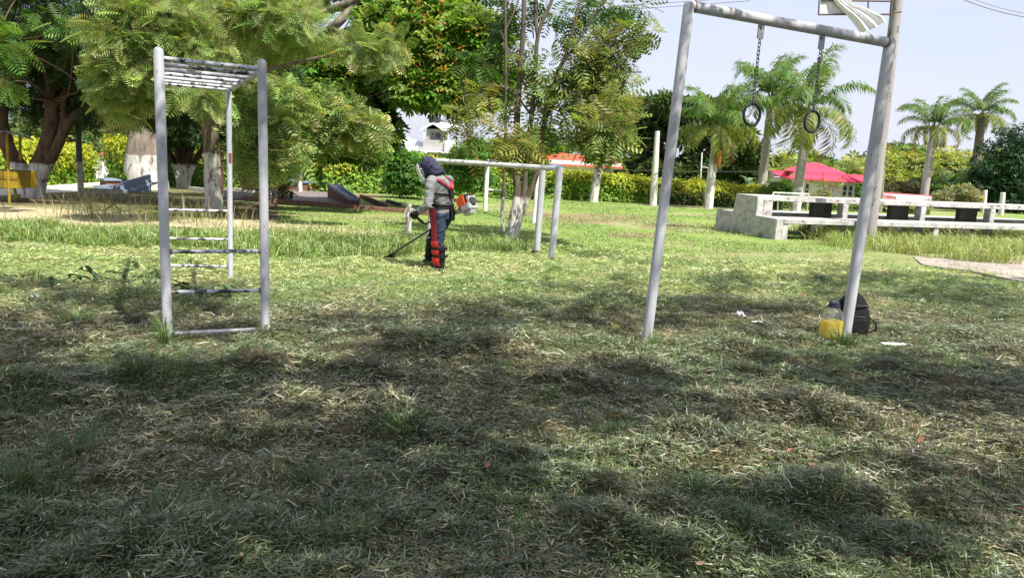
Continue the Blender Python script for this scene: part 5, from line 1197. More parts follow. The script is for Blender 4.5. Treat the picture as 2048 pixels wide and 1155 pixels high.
bush('grey_shrub', 'greyish dry shrub left of the slim palm above the low red roof', 'shrub', P(1800, 402, 74), auto(1770, 374, 1845, 383, 74, 8, 16, 8, 90, dj=.7), .5, [(0.17, .17, .09), (.21, .19, .12), (.14, .13, .08)])
bush('small_tree', 'loose bright sapling before the red-roofed house', 'tree', G(1650, 412), auto(1630, 350, 1675, 378, 40, 6, 15, 8, 9, dj=.4) + auto(1640, 378, 1668, 402, 40, 5, 13, 8, 26, dj=.4), .2, [(.14, .19, .05), (.18, .2, .06), (.24, .15, .06)], limbs=[([(1650, 414), (1648, 380), (1645, 345)], 1.6, .6)])
bush('bright_shrub', 'bright green shrub behind the bench beside the palm trio', 'shrub', G(1555, 408), auto(1535, 372, 1575, 388, 43, 6, 18, 9, 80, dj=.5), .3, PAL_BRIGHT)
# bamboo wood far right
hb = thing('bamboo_grove_tmp', 'x', 'x'); bpy.data.objects.remove(hb)
cl = []
for i in range(95):
    x_ = 1480 + 640 * TR.random(); f = TR.random(); Yb = 92 + 26 * f
    ytop = np.interp(x_, [1480, 1530, 1600, 1700, 1770, 1850, 1920, 1990, 2100], [330, 318, 306, 298, 290, 282, 296, 300, 296]) + 4
    y_ = ytop + (392 - ytop) * (1 - f) * (.3 + .7 * TR.random())
    cl.append((x_, y_ + 14, Yb, 34, 20, 230, [(0.26, .31, .07), (.31, .35, .09), (.20, .26, .06)] if TR.random() < .8 else PAL_MID))
V, F, C = foliage(cl, T_SPRAY, 1.25, PAL_MID, TR, .8, .5, .5, .5); tag(npobj('bamboo_wood', V, F, C, LEAF), kind='stuff')
# distant tree lines
cl = []
for i in range(60):
    x_ = -150 + 1250 * TR.random(); cl.append((x_, 318 - 46 * TR.random() + (x_ - 300) * .03, 62 + 14 * TR.random(), 46, 20, 150, PAL_BRIGHT if TR.random() < .6 else PAL_MID))
for i in range(30):
    x_ = 1180 + 310 * TR.random(); cl.append((x_, 362 - 20 * TR.random(), 72 + 14 * TR.random(), 40, 16, 100, PAL_MID if TR.random() < .4 else PAL_DARK))
for i in range(14):
    x_ = 1860 + 260 * TR.random(); cl.append((x_, 400 - 24 * TR.random(), 66 + 10 * TR.random(), 40, 16, 100, PAL_DARK))
cl = [c for c in cl if not (720 < c[0] < 960)]
V, F, C = foliage(cl, T_SPRAY, 1.25, PAL_DARK, TR, .3, .6, .5, .8); tag(npobj('far_tree_line', V, F, C, LEAF), kind='stuff')
# light green trees behind the left hedge
bush('pale_shrub_tree', 'pale green leafy tree behind the hedge, seen through the forked trunk', 'tree', P(70, 368, 46), auto(30, 235, 130, 305, 46, 13, 30, 20, 150, dj=1), .42, [(.13, .19, .06), (.17, .21, .08), (.08, .15, .05)], limbs=[([(75, 372), (78, 320), (80, 270)], 5, 2)])
bush('pale_shrub_tree', 'green leafy tree behind the left hedge beside the white gate pillar', 'tree', P(165, 356, 47), auto(120, 262, 225, 312, 47, 13, 30, 18, 150, dj=1), .42, [(.09, .16, .05), (.15, .17, .06), (.07, .13, .04)], limbs=[([(170, 360), (168, 320), (165, 280)], 5, 2)])
bush('round_shrub', 'glossy dark green round shrub in front of the hedge left of the worker', 'shrub', G(815, 388), auto(790, 312, 838, 372, 33, 12, 22, 16, 130, dj=.5), .32, [(.11, .25, .055), (.15, .30, .06), (.08, .19, .045)], inner=.7)
bush('round_shrub', 'glossy dark green shrub in front of the hedge behind the worker\'s back', 'shrub', G(932, 388), auto(902, 288, 962, 365, 33, 15, 24, 16, 130, dj=.5), .32, [(.11, .25, .055), (.15, .30, .06), (.08, .19, .045)], inner=.7)
bush('small_tree', 'yellow-green small tree behind the leaning left stem of the airy tree', 'tree', G(1070, 396), auto(1040, 312, 1075, 345, 38, 6, 22, 14, 90, dj=.5), .4, PAL_BRIGHT, limbs=[([(1070, 398), (1066, 360), (1060, 330)], 2, 1)])
def rosette(label, base, heads, n, L, seed, col, name='yucca', cat='plant'):
    rr = np.random.default_rng(seed); T = thing(name, label, cat, base); q = MB()
    q2 = []
    for h in heads:
        c = P(h[0], h[1], base[1]); q.tube(spline([base, (base + c) / 2 + A(.05, 0, 0), c], 3), .05, 7)
        d = nrm(rr.normal(size=(n, 3)) * A(1, 1, .8) + A(0, 0, .25)); q2.append(instance(T_LANCE, np.repeat(c[None], n, 0), d, A(0, 0, 1) + rr.normal(size=(n, 3)) * .2, L * (.7 + .5 * rr.random(n)), jitter_cols(col, n, rr)))
    q.build('stem', bark('bark_slim', (0.10, 0.08, 0.06)), T, True); V, F, C = merge(q2); npobj('leaves', V, F, C, LEAF, T)
yb = G(704, 383); rosette('spiky yucca plant with two leaf heads in front of the hedge', yb, [(697, 346), (713, 352), (688, 358)], 90, .75, 3, [(.075, .12, .05), (.10, .15, .06), (.16, .15, .05)])
rosette('spiky dark rosette plant at the foot of the hedge right of the high bars', G(1062, 398), [(1060, 378)], 80, 1.1, 4, [(.10, .12, .04), (.16, .14, .06)])
def banana(label, base, n, L, seed):
    rr = np.random.default_rng(seed); T = thing('banana_plant', label, 'banana plant', base)
    nn_ = 9; q = MB(); V = []
    for i in range(nn_):
        t_ = i / (nn_ - 1); wv = .15 * math.sin(math.pi * (.08 + .88 * t_)) ** .6
        for s in (-1, 0, 1): V.append(A(t_ * (1 - .25 * t_), s * wv, t_ * .75 - .85 * t_ * t_ + .04 * abs(s)))
    q.add(V, [(i * 3 + k, i * 3 + k + 1, i * 3 + k + 4, i * 3 + k + 3) for i in range(nn_ - 1) for k in (0, 1)]); me = q.mesh('leaf', smooth=True); me.materials.append(plain('banana_leaf', (.10, .20, .06), .45, .25, 4, spec=.4))
    q = MB(); q.tube([base, base + A(0, 0, L * .55)], [.12, .07], 8); q.build('stem', plain('banana_stem', (.16, .2, .08)), T, True)
    for i in range(n):
        o = bpy.data.objects.new('leaf', me); COL.objects.link(o); o.parent = T; o.location = (0, 0, L * .5); o.scale = (L * (.8 + .4 * rr.random()),) * 3; o.rotation_euler = (rr.normal() * .2, -.35 + rr.normal() * .35, i * 2.4 + rr.normal() * .3)
banana('banana plant with big pale leaves beside the huge trunk', G(262, 350), 7, 2.3, 1)
banana('banana plant with dark leaves over the hedge, left of the leftmost trio palm', G(1352, 402), 6, 1.7, 2)
banana('banana plant with blue-green leaves over the hedge near the middle palm', G(1490, 410), 7, 1.8, 3)
# ------------------------------------------------------------------ hedges
def hedge(name, label, pix, htop, depth, pal_top, pal_low, seed, dens=300, size=.20):
    """pix: base line pixels (front); htop: list of heights in m"""
    rr = np.random.default_rng(seed); base = [G(*p) for p in pix]; T = thing(name, label, 'hedge', base[0])
    parts = []; core = MB()
    for i in range(len(base) - 1):
        a, b_ = base[i], base[i + 1]; ln = np.linalg.norm(b_ - a); d = (b_ - a) / ln; nb_ = nrm(np.cross(d, A(0, 0, 1))); nb_ = nb_ if nb_[:2] @ ((a + b_) / 2 - CAM)[:2] > 0 else -nb_
        h0, h1 = htop[i], htop[i + 1]; i_ = .12
        core.hexa([a + nb_ * i_ - A(0, 0, .3), b_ + nb_ * i_ - A(0, 0, .3), b_ + nb_ * depth - A(0, 0, .3), a + nb_ * depth - A(0, 0, .3)], [a + nb_ * i_ + A(0, 0, h0 - .18), b_ + nb_ * i_ + A(0, 0, h1 - .18), b_ + nb_ * (depth - .1) + A(0, 0, h1 - .18), a + nb_ * (depth - .1) + A(0, 0, h0 - .18)])
        n = int(ln * (max(h0, h1) + depth) * dens); u = rr.random(n); hh = h0 + (h1 - h0) * u
        pos0 = a + d * (u * ln)[:, None]
        top = rr.random(n) < depth / (depth + hh)
        lump = (fbm(u * ln * 1.1 + seed, hh * 0 + rr.random(n) * 0, seed, 3) - .5) * .5
        zf = rr.random(n); z = np.where(top, hh + lump * .9 + .10 * rr.normal(size=n), hh * zf)
        bl = (fbm(u * ln * 1.6, z * 2.2, seed + 5, 3) - .5) * .5
        y_ = np.where(top, depth * rr.random(n), bl - .02 + .08 * rr.normal(size=n))
        pos = pos0 + nb_ * y_[:, None] + A(0, 0, 1) * z[:, None]
        nor = np.where(top[:, None], A(0, 0, 1)[None], -nb_[None] + A(0, 0, .75)) + rr.normal(size=(n, 3)) * .40
        dr_ = np.cross(nor, rr.normal(size=(n, 3))) + A(0, 0, -.25)
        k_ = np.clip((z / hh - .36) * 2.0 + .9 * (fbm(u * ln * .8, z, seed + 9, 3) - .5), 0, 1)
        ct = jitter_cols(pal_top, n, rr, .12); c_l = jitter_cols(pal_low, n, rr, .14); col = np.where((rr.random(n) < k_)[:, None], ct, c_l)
        parts.append(instance(T_LEAF, pos, dr_, nor, size * (.6 + .7 * rr.random(n)), col))
    core.build('branch_core', plain('hedge_core', (0.07, 0.13, 0.022), .95, .4, 5), T); V, F, C = merge(parts); npobj('foliage', V, F, C, LEAF, T)
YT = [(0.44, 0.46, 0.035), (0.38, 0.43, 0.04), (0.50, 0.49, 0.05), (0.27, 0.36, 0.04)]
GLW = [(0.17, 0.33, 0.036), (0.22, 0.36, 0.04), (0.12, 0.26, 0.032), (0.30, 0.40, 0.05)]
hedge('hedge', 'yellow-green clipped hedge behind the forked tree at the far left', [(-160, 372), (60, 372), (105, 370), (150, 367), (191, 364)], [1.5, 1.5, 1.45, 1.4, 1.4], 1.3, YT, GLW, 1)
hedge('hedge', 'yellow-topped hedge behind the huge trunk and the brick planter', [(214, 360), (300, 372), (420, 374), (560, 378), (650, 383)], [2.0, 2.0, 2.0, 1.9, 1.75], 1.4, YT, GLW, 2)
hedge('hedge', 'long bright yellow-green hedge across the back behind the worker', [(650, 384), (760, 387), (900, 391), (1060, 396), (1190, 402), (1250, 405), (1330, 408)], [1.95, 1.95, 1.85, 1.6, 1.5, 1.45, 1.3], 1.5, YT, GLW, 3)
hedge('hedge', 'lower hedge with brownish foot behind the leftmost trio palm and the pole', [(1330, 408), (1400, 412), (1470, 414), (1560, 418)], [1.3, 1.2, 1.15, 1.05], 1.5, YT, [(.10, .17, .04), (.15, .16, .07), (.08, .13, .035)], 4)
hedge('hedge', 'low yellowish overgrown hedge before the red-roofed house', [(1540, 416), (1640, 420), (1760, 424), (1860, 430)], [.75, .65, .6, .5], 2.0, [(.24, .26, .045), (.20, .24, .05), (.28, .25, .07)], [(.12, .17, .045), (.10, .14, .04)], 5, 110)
# ------------------------------------------------------------------ shade trees behind the camera (their shadows lie on the foreground)
def shade_density(px, py):
    n = fbm(px / 260.0 + 3, py / 60.0, 101, 3)
    lo = np.interp(px, [-300, 0, 300, 600, 900, 1200, 1500, 1800, 2048, 2400], [640, 650, 690, 690, 660, 670, 690, 690, 690, 690])
    d = 1.0 if py > lo + 20 else (.45 if py > 560 else (.14 if py > 490 else 0.0))
    for ex, ey, ax, ay, k_ in LIT:
        r = ((px - ex) / ax) ** 2 + ((py - ey) / ay) ** 2
        if r < 1: d *= 1 - k_ * (1 - r * r)
    for ex, ey, ax, ay in SHD:
        if ((px - ex) / ax) ** 2 + ((py - ey) / ay) ** 2 < 1: d = max(d, .9)
    return d
LIT = [(330, 700, 150, 14, 1), (570, 705, 90, 12, 1), (700, 607, 150, 12, 1), (680, 635, 140, 10, .9), (120, 610, 160, 14, .9), (1220, 700, 170, 18, .9), (1450, 700, 170, 18, 1), (1620, 600, 120, 14, .8), (1860, 640, 200, 24, 1), (1960, 700, 160, 18, 1), (1660, 650, 70, 40, 1), (1560, 800, 200, 30, 1), (1780, 850, 190, 30, 1), (1950, 900, 140, 24, .9), (1650, 930, 180, 46, 1), (1480, 880, 120, 26, .9), (1580, 985, 220, 46, 1), (1800, 1020, 150, 30, .9), (1600, 1095, 300, 46, 1), (1900, 1110, 200, 36, 1), (1330, 920, 120, 28, .8), (640, 800, 60, 9, .8), (690, 830, 50, 9, .7), (1090, 590, 160, 12, .7), (330, 520, 300, 40, 1), (800, 560, 200, 24, .8)]
SHD = [(1010, 500, 110, 10), (1240, 510, 130, 10), (1680, 535, 130, 10), (1800, 560, 200, 14), (250, 600, 160, 20), (1400, 610, 240, 14), (900, 640, 300, 14), (1700, 760, 150, 14), (1500, 830, 200, 12), (1850, 960, 200, 14), (1500, 1030, 220, 18), (1650, 1050, 220, 14), (1900, 1060, 220, 18), (1350, 770, 200, 16), (1900, 800, 200, 16), (1250, 1000, 160, 30), (1300, 1110, 140, 30), (1600, 730, 200, 12), (1850, 590, 220, 12)]
rs = np.random.default_rng(77); sc_ = []; tries = 0
while len(sc_) < 900 and tries < 40000:
    tries += 1
    gy_ = 2.2 + 11.5 * rs.random(); gx_ = (rs.random() - .5) * (gy_ * 1.5 + 2)
    px_, py_, _ = proj(A(gx_, gy_, float(zbase(gx_, gy_))))
    if rs.random() > shade_density(px_, py_): continue
    q_ = [proj(A(gx_ + a_, gy_ + b__, float(zbase(gx_, gy_)))) for a_ in (-.36, -.18, 0, .18, .36) for b__ in (-.3, -.15, 0, .15, .3)]
    shd_ = any(((px_ - ex) / ax) ** 2 + ((py_ - ey) / ay) ** 2 < 1 for ex, ey, ax, ay in SHD)
    if not shd_ and any(((u_ - ex) / ax) ** 2 + ((v_ - ey) / ay) ** 2 < .85 and k_ > .75 for u_, v_, _z in q_ for ex, ey, ax, ay, k_ in LIT): continue
    h_ = 5.4 + 3.6 * rs.random(); c = A(gx_, gy_, float(zbase(gx_, gy_))) + SUN * (h_ / SUN[2])
    qx, qy, qz = proj(c)
    if qz > 0 and -250 < qx < 2300 and qy > -330: continue
    sc_.append(c)
sc_ = np.array(sc_)
SHADE = [('shade_tree', 'wide feathery shade tree overhead beside the viewpoint, casting dappled shade', (7.2, -5.0, 0), sc_[:, 0] > 2.4), ('shade_tree', 'wide feathery shade tree overhead behind the viewpoint, casting the left shade', (1.0, -6.5, 0), sc_[:, 0] <= 2.4)]
for nm, lab, loc, mk in SHADE:
    o = thing(nm, lab, 'tree', loc); cs = sc_[mk]; mb = MB(); b_ = np.array(loc, float)
    fork = b_ + A(-.2, .4, 3.2); limb(mb, [b_ + A(0, 0, -.2), b_ + A(.1, .1, 1.5), fork], .34, .24, 12, 5)
    near_ = cs[np.argsort(np.linalg.norm(cs - fork, axis=1))]
    for k_ in range(6):
        c = near_[int((.05 + .30 * k_ / 6) * len(near_))]; limb(mb, [fork, fork + (c - fork) * .5 + A(0, 0, .3), c], .085, .03, 7, 4)
    for c in cs[::6]:
        j = cs[int(rs.integers(0, len(cs)))]
        if np.linalg.norm(j - c) < 3.0: limb(mb, [c, (c + j) / 2 + A(0, 0, .2), j], .022, .010, 5, 3)
    mb.build('trunk', bark('bark_brown', (0.115, 0.075, 0.052), 0.98), o, True)
    pr = []
    for c in cs:
        n = 11; pos, u = clump_pts(c, (.22, .22, .14), n, rs, .1); d = u * .7 + rs.normal(size=(n, 3)) * .7 + A(0, 0, -.15)
        pr.append(instance(T_FAR, pos, d, A(0, 0, 1) + rs.normal(size=(n, 3)) * .3, .25 * (.7 + .6 * rs.random(n)), jitter_cols(PAL_MID, n, rs)))
    V, F, C = merge(pr); npobj('crown', V, F, C, LEAF, o)
# ================================================================== BUILDINGS, POLES, PLANTERS
def part_box(parent, name, x0, y0, x1, y1, Y, depth, mat, bevel=0.0, dY=0.0):
    """box whose front face spans the given picture rows and columns at depth Y"""
    a = P(x0, y1, Y + dY); b_ = P(x1, y0, Y + dY); q = MB()
    cx = (a[0] + b_[0]) / 2; zc = (a[2] + b_[2]) / 2
    roll = ((x1 - x0) * mpp(Y)) * math.sin(ROLL)
    q.box((cx, Y + dY + depth / 2, zc), (abs(b_[0] - a[0]), depth, max(.02, abs(b_[2] - a[2]) - roll * 0)))
    return q.build(name, mat, parent, False, bevel)
WALLW = plain('white_wall', (0.70, 0.69, 0.68), 0.9, 0.08, 1.5); WALLG = plain('grey_wall', (0.36, 0.345, 0.35), 0.9, 0.12, 2)
ROOFW = plain('white_sheet_roof', (0.74, 0.75, 0.78), 0.5, 0.06, 2); GLASS = plain('window_glass_dark', (0.06, 0.06, 0.075), 0.15, 0.2, 2, spec=.6)
def roofmat(name, c):
    if name in MATS: return MATS[name]
    mt, t, bs = newmat(name); wv = t.nodes.new('ShaderNodeTexWave'); wv.inputs['Scale'].default_value = 1.6; wv.inputs['Distortion'].default_value = 0.0; tcn = t.nodes.new('ShaderNodeTexCoord'); t.links.new(tcn.outputs['Object'], wv.inputs['Vector'])
    n = noise(t, 1.5, 4); c = np.array(c); r = ramp(t, n, [(.3, tuple(c * .85)), (.7, tuple(c * 1.12))]); t.links.new(r.outputs[0], bs.inputs['Base Color']); bs.inputs['Roughness'].default_value = .6; bump(t, wv.outputs['Color'], bs, .5, .04); MATS[name] = mt; return mt
RROSE = roofmat('rose_red_roof', (0.62, 0.035, 0.085)); RORANGE = roofmat('orange_red_roof', (0.60, 0.085, 0.050))
def sheetroof(parent, name, pts, mat, th=.10):
    q = MB(); n = len(pts); pts = [np.array(p) for p in pts]; q.add(pts + [p - A(0, 0, th) for p in pts], [tuple(range(n)), tuple(range(n, 2 * n))[::-1]] + [(i, (i + 1) % n, n + (i + 1) % n, n + i) for i in range(n)]); return q.build(name, mat, parent)
# --- white house with the roof tower
YH = 62.0; o = P(860, 400, YH); o[2] = float(gz(o[0], o[1])); T = thing('white_house', 'white house with low roof, rooftop terrace hut and dark water tank', 'house', o)
part_box(T, 'wall', 845, 300, 962, 385, YH, 8, WALLG)
sheetroof(T, 'main_roof', [P(776, 300, YH), P(814, 274, YH + 4), P(850, 286, YH + 4), P(905, 304, YH - .6), P(845, 300.5, YH - .6)], ROOFW)
sheetroof(T, 'main_roof', [P(776, 304, YH + 1), P(845, 301, YH - .62), P(812, 274, YH + 4.1), P(778, 280, YH + 5)], ROOFW)
part_box(T, 'tower', 852, 251, 884, 300, YH + .5, 5, WALLG)
q = MB(); q.prism([P(852, 257.5, YH + .5), P(884, 258.5, YH + .5), P(867, 248.5, YH + .5)], A(0, 3.5, 0)); q.build('gable', WALLG, T)
sheetroof(T, 'tower_roof', [P(841, 259, YH), P(866, 245.5, YH), P(868, 243, YH + 5), P(846, 255, YH + 5)], ROOFW); sheetroof(T, 'tower_roof', [P(866, 245.5, YH), P(886, 259, YH), P(916, 259, YH + 1), P(916, 250, YH + 5), P(868, 243, YH + 5)], ROOFW)
for x0, x1 in ((862, 867), (871, 882)):
    f = part_box(T, 'window', x0, 266, x1, 281, YH + .35, .2, GLASS)
part_box(T, 'parapet', 846, 281, 890, 298, YH - .1, .3, WALLG); part_box(T, 'parapet', 889, 282, 905, 304, YH - .3, 4, WALLW)
for x_ in (847, 896, 915, 938): part_box(T, 'terrace_post', x_, 259, x_ + 2.2, 283, YH + .2, .12, WALLW)
part_box(T, 'terrace_beam', 884, 258, 940, 262, YH + .25, .25, WALLG)
q = MB(); c = P(869, 243.5, YH + 2); q.lathe(c, [(.45, -.1), (.52, .2), (.55, .32), (.40, .40), (.1, .42)], 16); q.build('water_tank', plain('dark_tank', (.035, .035, .05), .5), T, True)
for x_ in (851, 889): 
    q = MB(); q.ball(P(x_, 305, YH - .5), .13); q.build('eave_lamp', ROOFW, T, True)
# --- long house with orange roof
YL = 58.0; o = P(1165, 400, YL); o[2] = float(gz(o[0], o[1])); T = thing('long_house', 'long low white house under an orange-red metal roof behind the hedge', 'house', o)
part_box(T, 'wall', 1092, 326, 1226, 385, YL, 6, plain('pinkish_white_wall', (.72, .66, .67), .9, .06))
sheetroof(T, 'roof', [P(1072, 326, YL - .6), P(1246, 334.5, YL - .6), P(1222, 314, YL + 4), P(1098, 304, YL + 4)], RORANGE)
part_box(T, 'eave_board', 1078, 327, 1245, 331, YL - .45, .1, WALLW)
part_box(T, 'window', 1196, 333, 1212, 346, YL - .05, .2, plain('pale_green_shutter', (.22, .38, .30), .6)); part_box(T, 'window', 1105, 334, 1125, 350, YL - .05, .2, plain('pale_blue_shutter', (.22, .42, .55), .6))
# --- red roofed chapel-like house
YC_ = 78.0; o = P(1640, 400, YC_); o[2] = float(gz(o[0], o[1])); T = thing('red_roof_house', 'white house with arched windows under a wide rose-red stepped roof', 'house', o)
part_box(T, 'wall', 1580, 361, 1712, 402, YC_, 7, WALLW); part_box(T, 'wing_wall', 1524, 356, 1580, 400, YC_ + 1.5, 5, WALLW)
ap0, ap1 = P(1617, 325, YC_ + 3.5), P(1638, 326, YC_ + 3.5)
sheetroof(T, 'upper_roof', [P(1571, 340, YC_ + .6), P(1690, 349.5, YC_ + .6), ap1, ap0], RROSE); sheetroof(T, 'upper_roof', [P(1690, 349.5, YC_ + .6), P(1690, 345, YC_ + 7), ap1], RROSE); sheetroof(T, 'upper_roof', [P(1571, 340, YC_ + .6), ap0, P(1571, 337, YC_ + 7)], RROSE)
sheetroof(T, 'lower_roof', [P(1579, 355.5, YC_ - .8), P(1716, 364.5, YC_ - .8), P(1692, 348, YC_ + .9), P(1590, 341, YC_ + .9)], RROSE)
sheetroof(T, 'wing_roof', [P(1578, 356, YC_ + .4), P(1581, 341, YC_ + 2), P(1541, 340, YC_ + 4), P(1556, 350, YC_ + 1.2)], RROSE); sheetroof(T, 'wing_roof', [P(1541, 340, YC_ + 3.9), P(1524, 350, YC_ + 2), P(1534, 354, YC_ + 1.2), P(1556, 350, YC_ + 1.1)], plain('dark_gable', (.10, .05, .055)))
sheetroof(T, 'wing_roof', [P(1692, 348, YC_ + 1), P(1740, 351, YC_ + 1), P(1736, 366, YC_ - 1), P(1718, 363.5, YC_ - .9)], RROSE)
for i, x_ in enumerate((1540, 1576, 1613, 1688.5, 1700)):
    yt = 371 + (x_ - 1690) * .045; a = P(x_ - 3.2, yt + 20, YC_ - .06 + (1.5 if x_ < 1580 else 0)); k_ = mpp(YC_); wd_ = 6 * k_; ht = 20 * k_
    poly = [a, a + A(wd_, 0, 0)] + [a + A(wd_ / 2 + wd_ / 2 * math.cos(u), 0, ht * .72 + ht * .28 * math.sin(u)) for u in np.linspace(0, math.pi, 9)]
    q = MB(); q.prism(poly, A(0, .2, 0)); w_ = q.build('arched_window', GLASS, T)
    q = MB(); q.box(a + A(wd_ / 2, -.03, ht * .45), (wd_ * 1.1, .06, .08)); q.build('sill', WALLW, w_)
o = P(1830, 410, 66.); o[2] = float(gz(o[0], o[1])); T = thing('low_red_roof_shed', 'low shed showing only its pinkish red roof behind the bench', 'shed', o)
part_box(T, 'wall', 1790, 396, 1880, 412, 66, 5, WALLW); sheetroof(T, 'roof', [P(1750, 398, 65.5), P(1900, 403, 65.5), P(1885, 392, 70), P(1755, 384, 70)], roofmat('pink_red_roof', (.58, .12, .14)))
# --- gate pillar
YG = 33.5; o = G(203, 352); T = thing('gate_pillar', 'white gate pillar with a little red tiled cap between the hedges', 'pillar', o)
part_box(T, 'pillar_body', 188, 311, 211, 353, o[1], .7, WALLW, .02); part_box(T, 'pilaster', 196, 312, 202, 345, o[1] - .06, .1, WALLG)
TILE = plain('clay_tile', (.30, .12, .07), .8, .2, 6)
for i in range(5):
    q = MB(); a = P(190 + i * 4.6, 309 + abs(i - 2) * 2.0, o[1] - .15); q.tube([a, a + A(0, .8, .12)], .07, 7); q.build('roof_tile', TILE, T)
sheetroof(T, 'cap', [P(187, 314, o[1] - .1), P(199, 306, o[1] + .3), P(213, 313, o[1] - .1), P(199, 310, o[1] + .9)], TILE, .05)
# --- kiosk / bin at far left
o = G(18, 406); YK = o[1]; YEL = plain('yellow_paint', (.27, .19, .018), .6, .2, 6); T = thing('yellow_bin', 'yellow metal waste bin on posts under a dark curved roof, at the left edge', 'bin', o)  # bin yellow is darkened to stand for the tree's shade
part_box(T, 'bin_body', -30, 343, 34, 374, YK, .8, YEL, .01)
for x_, yt, yb_, d in ((17, 268, 406, 0), (40, 272, 320, .8), (-34, 262, 404, 0), (31, 372, 396, .3)):
    q = MB(); q.tube([P(x_ + (2 if yb_ > 390 else 1), yb_, YK + d), P(x_ - 3 if yb_ > 390 else x_, yt, YK + d)], .035, 8); q.build('post', YEL, T, True)
q = MB(); V = []
for j in range(2):
    for i in range(9):
        t_ = i / 8; V.append(P(-50 + 116 * t_, 258 + 14 * (2 * t_ - 1) ** 2 + 5 * t_ + (2 * (i % 2)), YK - .5 + 1.6 * j))
V2 = [v - A(0, 0, .05) for v in V]
q.add(V + V2, [(i, i + 1, i + 10, i + 9) for i in range(8)] + [(18 + i, 18 + i + 9, 18 + i + 10, 18 + i + 1) for i in range(8)] + [(i, 18 + i, 19 + i, i + 1) for i in range(8)] + [(9 + i, 10 + i, 28 + i, 27 + i) for i in range(8)]); q.build('roof', plain('dark_bitumen', (.03, .03, .04), .7), T, True)
part_box(T, 'band', -30, 354, 34, 356, YK - .02, .02, plain('yellow_dark', (.20, .14, .015), .6))
# --- poles
def pole(name, label, base, top, r0, r1, mat, cap=None):
    T = thing(name, label, 'pole', base); q = MB(); q.tube([base - A(0, 0, .2), base + (top - base) * .5, top], [r0, (r0 + r1) / 2, r1], 14, .02); q.build('shaft', mat, T, True); return T
o = G(162, 390); tp = P(155, 235, o[1]); k_ = mpp(o[1])
T = pole('lamp_post', 'grey post with white painted foot left of the huge trunk', o, tp, 6 * k_, 5 * k_, bark('post_grey', (.13, .13, .14), 1.05, .75, 3))
o = G(1306, 411); pole('concrete_pole', 'short pale concrete pole standing alone before the hedge', o, P(1315, 262, o[1]), 7.5 * mpp(o[1]), 4.6 * mpp(o[1]), plain('pale_pole', (.58, .55, .52), .85, .12, 6))
o = G(1757, 424); T = pole('wooden_pole', 'grey weathered pole with a knob top behind the bench, right of the ring frame', o, P(1764, 345, o[1]), 6.5 * mpp(o[1]), 5.5 * mpp(o[1]), bark('post_wood', (.22, .19, .16), None, .6, 5)); q = MB(); q.ball(P(1764, 344, o[1]), (.16, .16, .14)); q.build('knob', bark('post_wood', (.22, .19, .16)), T, True)
for x_, y_, yt, lab in ((1944 + 22, 425, 380, 'thin pale post behind the bench under the dense tree, left of two'), (2002, 430, 385, 'pale post behind the bench under the dense tree, right of two')):
    o = G(x_, y_); pole('concrete_pole', lab, o, P(x_ + 4, yt, o[1]), 5 * mpp(o[1]), 4.5 * mpp(o[1]), plain('pale_pole', (.58, .55, .52)))
o = G(1398, 408); o = P(1399, 395, 58.); o[2] = float(gz(o[0], o[1])); T = pole('street_light', 'thin far street light pole between the palm and the rain tree', o, P(1404, 305, 58), .07, .05, POLE_WHITE); q = MB(); q.tube([P(1402, 335, 58), P(1410, 334, 57.8), P(1418, 337, 57.5)], .04, 6); q.build('arm', POLE_WHITE, T, True)
# tall pole carrying the sign frame, behind the right ring post
YPo = 15.5; bp = G(1736, 486); YPo = bp[1]
T = pole('sign_pole', 'tall weathered concrete pole right behind the ring frame, holding a torn banner frame', bp, P(1803, -70, YPo), 13.5 * mpp(YPo), 9.5 * mpp(YPo), worn_paint('weathered_pole', (.31, .30, .30), (.09, .08, .075), .40, 10, .85, (1, 1, .3), (.22, .19, .18), .7))
YS = YPo - .12; RSTY = plain('brown_iron', (.10, .075, .07), .7, .3, 12)
T2 = thing('banner_frame', 'rusty rectangular banner frame fixed to the tall pole at the top right', 'sign frame', P(1785, 28, YS))
def rod(a, b_, r=.022, par=T2, nm='frame_bar', mt=RSTY):
    q = MB(); q.tube([P(*a), P(*b_)], r, 8); return q.build(nm, mt, par, True)
rod((1782, 29, YS), (1637, 29.5, YS)); rod((1783, 3, YS), (1642, 1, YS)); rod((1736, 20, YS), (1738, -60, YS), .018); rod((1781, 32, YS), (1789, -70, YS), .03); rod((1637, 30, YS), (1642, -70, YS), .018); rod((1789, -68, YS), (1642, -70, YS)); rod((1780, 27, YS - .1), (1804, 24, YS - .2), .015, T2, 'clamp')
T3 = thing('torn_banner', 'torn white banner sheet hanging folded over its rusty frame', 'banner', P(1660, 10, YS))
bm_, t, bs = newmat('banner_print'); tcn = t.nodes.new('ShaderNodeTexCoord'); wv = t.nodes.new('ShaderNodeTexWave'); wv.wave_type = 'BANDS'; wv.bands_direction = 'Z'; wv.inputs['Scale'].default_value = 9; wv.inputs['Distortion'].default_value = .6; t.links.new(tcn.outputs['Object'], wv.inputs['Vector'])
n_ = noise(t, 6, 4, .7, (2.5, 1, .7)); r1 = ramp(t, wv.outputs['Color'], [(.35, 0.), (.6, 1.)]); r2 = ramp(t, n_, [(.44, 0.), (.56, .75)]); mt_ = t.nodes.new('ShaderNodeMath'); mt_.operation = 'MULTIPLY'; t.links.new(r1.outputs[0], mt_.inputs[0]); t.links.new(r2.outputs[0], mt_.inputs[1])
t.links.new(mixc(t, mt_.outputs[0], (.78, .78, .80), (.42, .42, .46)), bs.inputs['Base Color']); bs.inputs['Roughness'].default_value = .7
BANW = plain('white_tarpaulin', (.76, .76, .78), .55, .06, 8)
